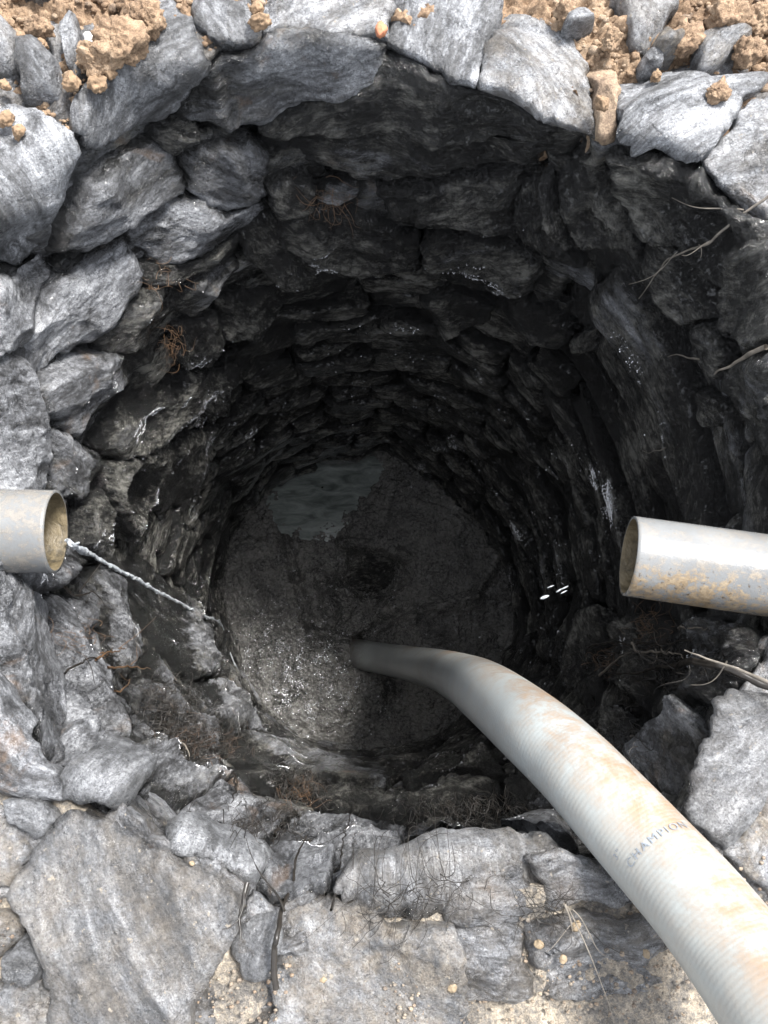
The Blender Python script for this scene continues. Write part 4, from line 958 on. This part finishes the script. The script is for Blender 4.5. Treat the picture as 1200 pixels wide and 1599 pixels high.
for i, (x, y, r, lab) in enumerate(cl):
    lump('soil_clod', x, y, 0.035 + r * 0.3, r, r * rw.uniform(.7, 1), r * .75, 50 + i, MCL if r < .02 else MS, lab, 'clod', 'clods of yellow earth', 0.0, rot=rw.uniform(0, 3), ang=0.6, res=24 if r < .02 else 40)
pb_ = [(76, 1445, .010, 'round tan pebble left of the largest square slab'), (678, 1488, .009, 'tan pebble on the flat muddy slab'), (842, 1475, .010, 'cream pebble in the silt left of the hose'), (706, 1540, .012, 'ochre pebble at the foot of the flat muddy slab'),
       (880, 1498, .009, 'yellow pebble near the frayed root beside the hose'), (280, 1475, .006, 'tiny yellow pebble on the largest square slab'), (163, 1575, .007, 'yellow pebble near the lower edge of the largest square slab'), (52, 1410, .008, 'pale pebble in the crack left of the largest square slab'), (1010, 1490, .009, 'tan pebble close under the hose'),
       (505, 1530, .007, 'pale pebble in the middle of the flat muddy slab'), (900, 1446, .011, 'grey pebble beside the frayed root'), (300, 1348, .006, 'tiny pale pebble on the upper edge of the largest square slab')]
for i, (x, y, r, lab) in enumerate(pb_):
    lump('pebble', x, y, 0.030, r * .7, r * .55, r * .42, 90 + i, MPB, lab, 'pebble', 'pebbles in the silt', 0, rot=rw.uniform(0, 3), ang=.4, res=16)
def gravel(name, regions, label):
    VV = []; FF = []; off = 0; at_o = []; at_w = []
    ico = []
    res = 7; u = np.linspace(0, math.pi, res); v = np.linspace(0, 2 * math.pi, 10, endpoint=False); U, W_ = np.meshgrid(u, v, indexing='ij'); U = U.ravel(); W_ = W_.ravel()
    d = np.column_stack([np.sin(U) * np.cos(W_), np.sin(U) * np.sin(W_), np.cos(U)]); f = gridfaces(res, 10)[:, ::-1]
    for (x0, y0, x1, y1, N_, rmin, rmax, oc, z0) in regions:
        for i in range(N_):
            px = rw.uniform(x0, x1); py = rw.uniform(y0, y1)
            th, t = inv(px, py)
            if t < 0.01: continue
            if any(inpoly(px, py, p) for _, p, kk in RS if kk.get('soil', 0) < 0.65): continue
            c = surf(np.array([th]), np.array([t]), np.array([0.]))[0]
            r = rmin + (rmax - rmin) * rw.random() ** 3
            so_ = np.array([rw.uniform(-30, 30) for _ in range(3)])
            V = d * (1 + 0.35 * pn(d * 1.7 + so_))[:, None] * np.array([r, r * rw.uniform(.6, 1), r * .7])
            q = np.array([[c[0], c[1], 0.]]); zz = z0 + 0.022 * float(fbm(q * 7, 5, .55)[0]) * (0.5 + .9 * oc) + .03 * oc * float(sst(np.array([t]), .05, .35)[0])
            inside = any(inpoly(px, py, p) for _, p, kk in RS)
            if inside: zz = max(zz, 0.025)
            c[2] = zz + r * .1
            VV.append(V + c); FF.append(f + off); off += len(V); at_o.append(np.full(len(V), np.clip(oc + rw.uniform(-.3, .3), 0, 1)))
    o = mesh_obj(name, np.concatenate(VV), np.concatenate(FF), MS, None, dict(ochre=np.concatenate(at_o), wet=0.0))
    tag(o, label, 'gravel', None, 'stuff')
gravel('gravel', [(600, 1400, 1130, 1599, 900, .0008, .0036, .3, -0.003), (0, 1380, 130, 1599, 200, .001, .004, .4, 0.0), (1090, 1200, 1200, 1450, 120, .001, .004, .4, 0.01), (300, 1480, 460, 1599, 160, .001, .004, .4, 0.0)], 'fine wet grit and gravel scattered over the near rim')
gravel('gravel', [(0, 0, 420, 210, 1100, .0015, .010, 1.0, 0.0), (860, 0, 1200, 240, 900, .0015, .010, .9, 0.0)], 'crumbs of yellow earth and grit behind the far rim')
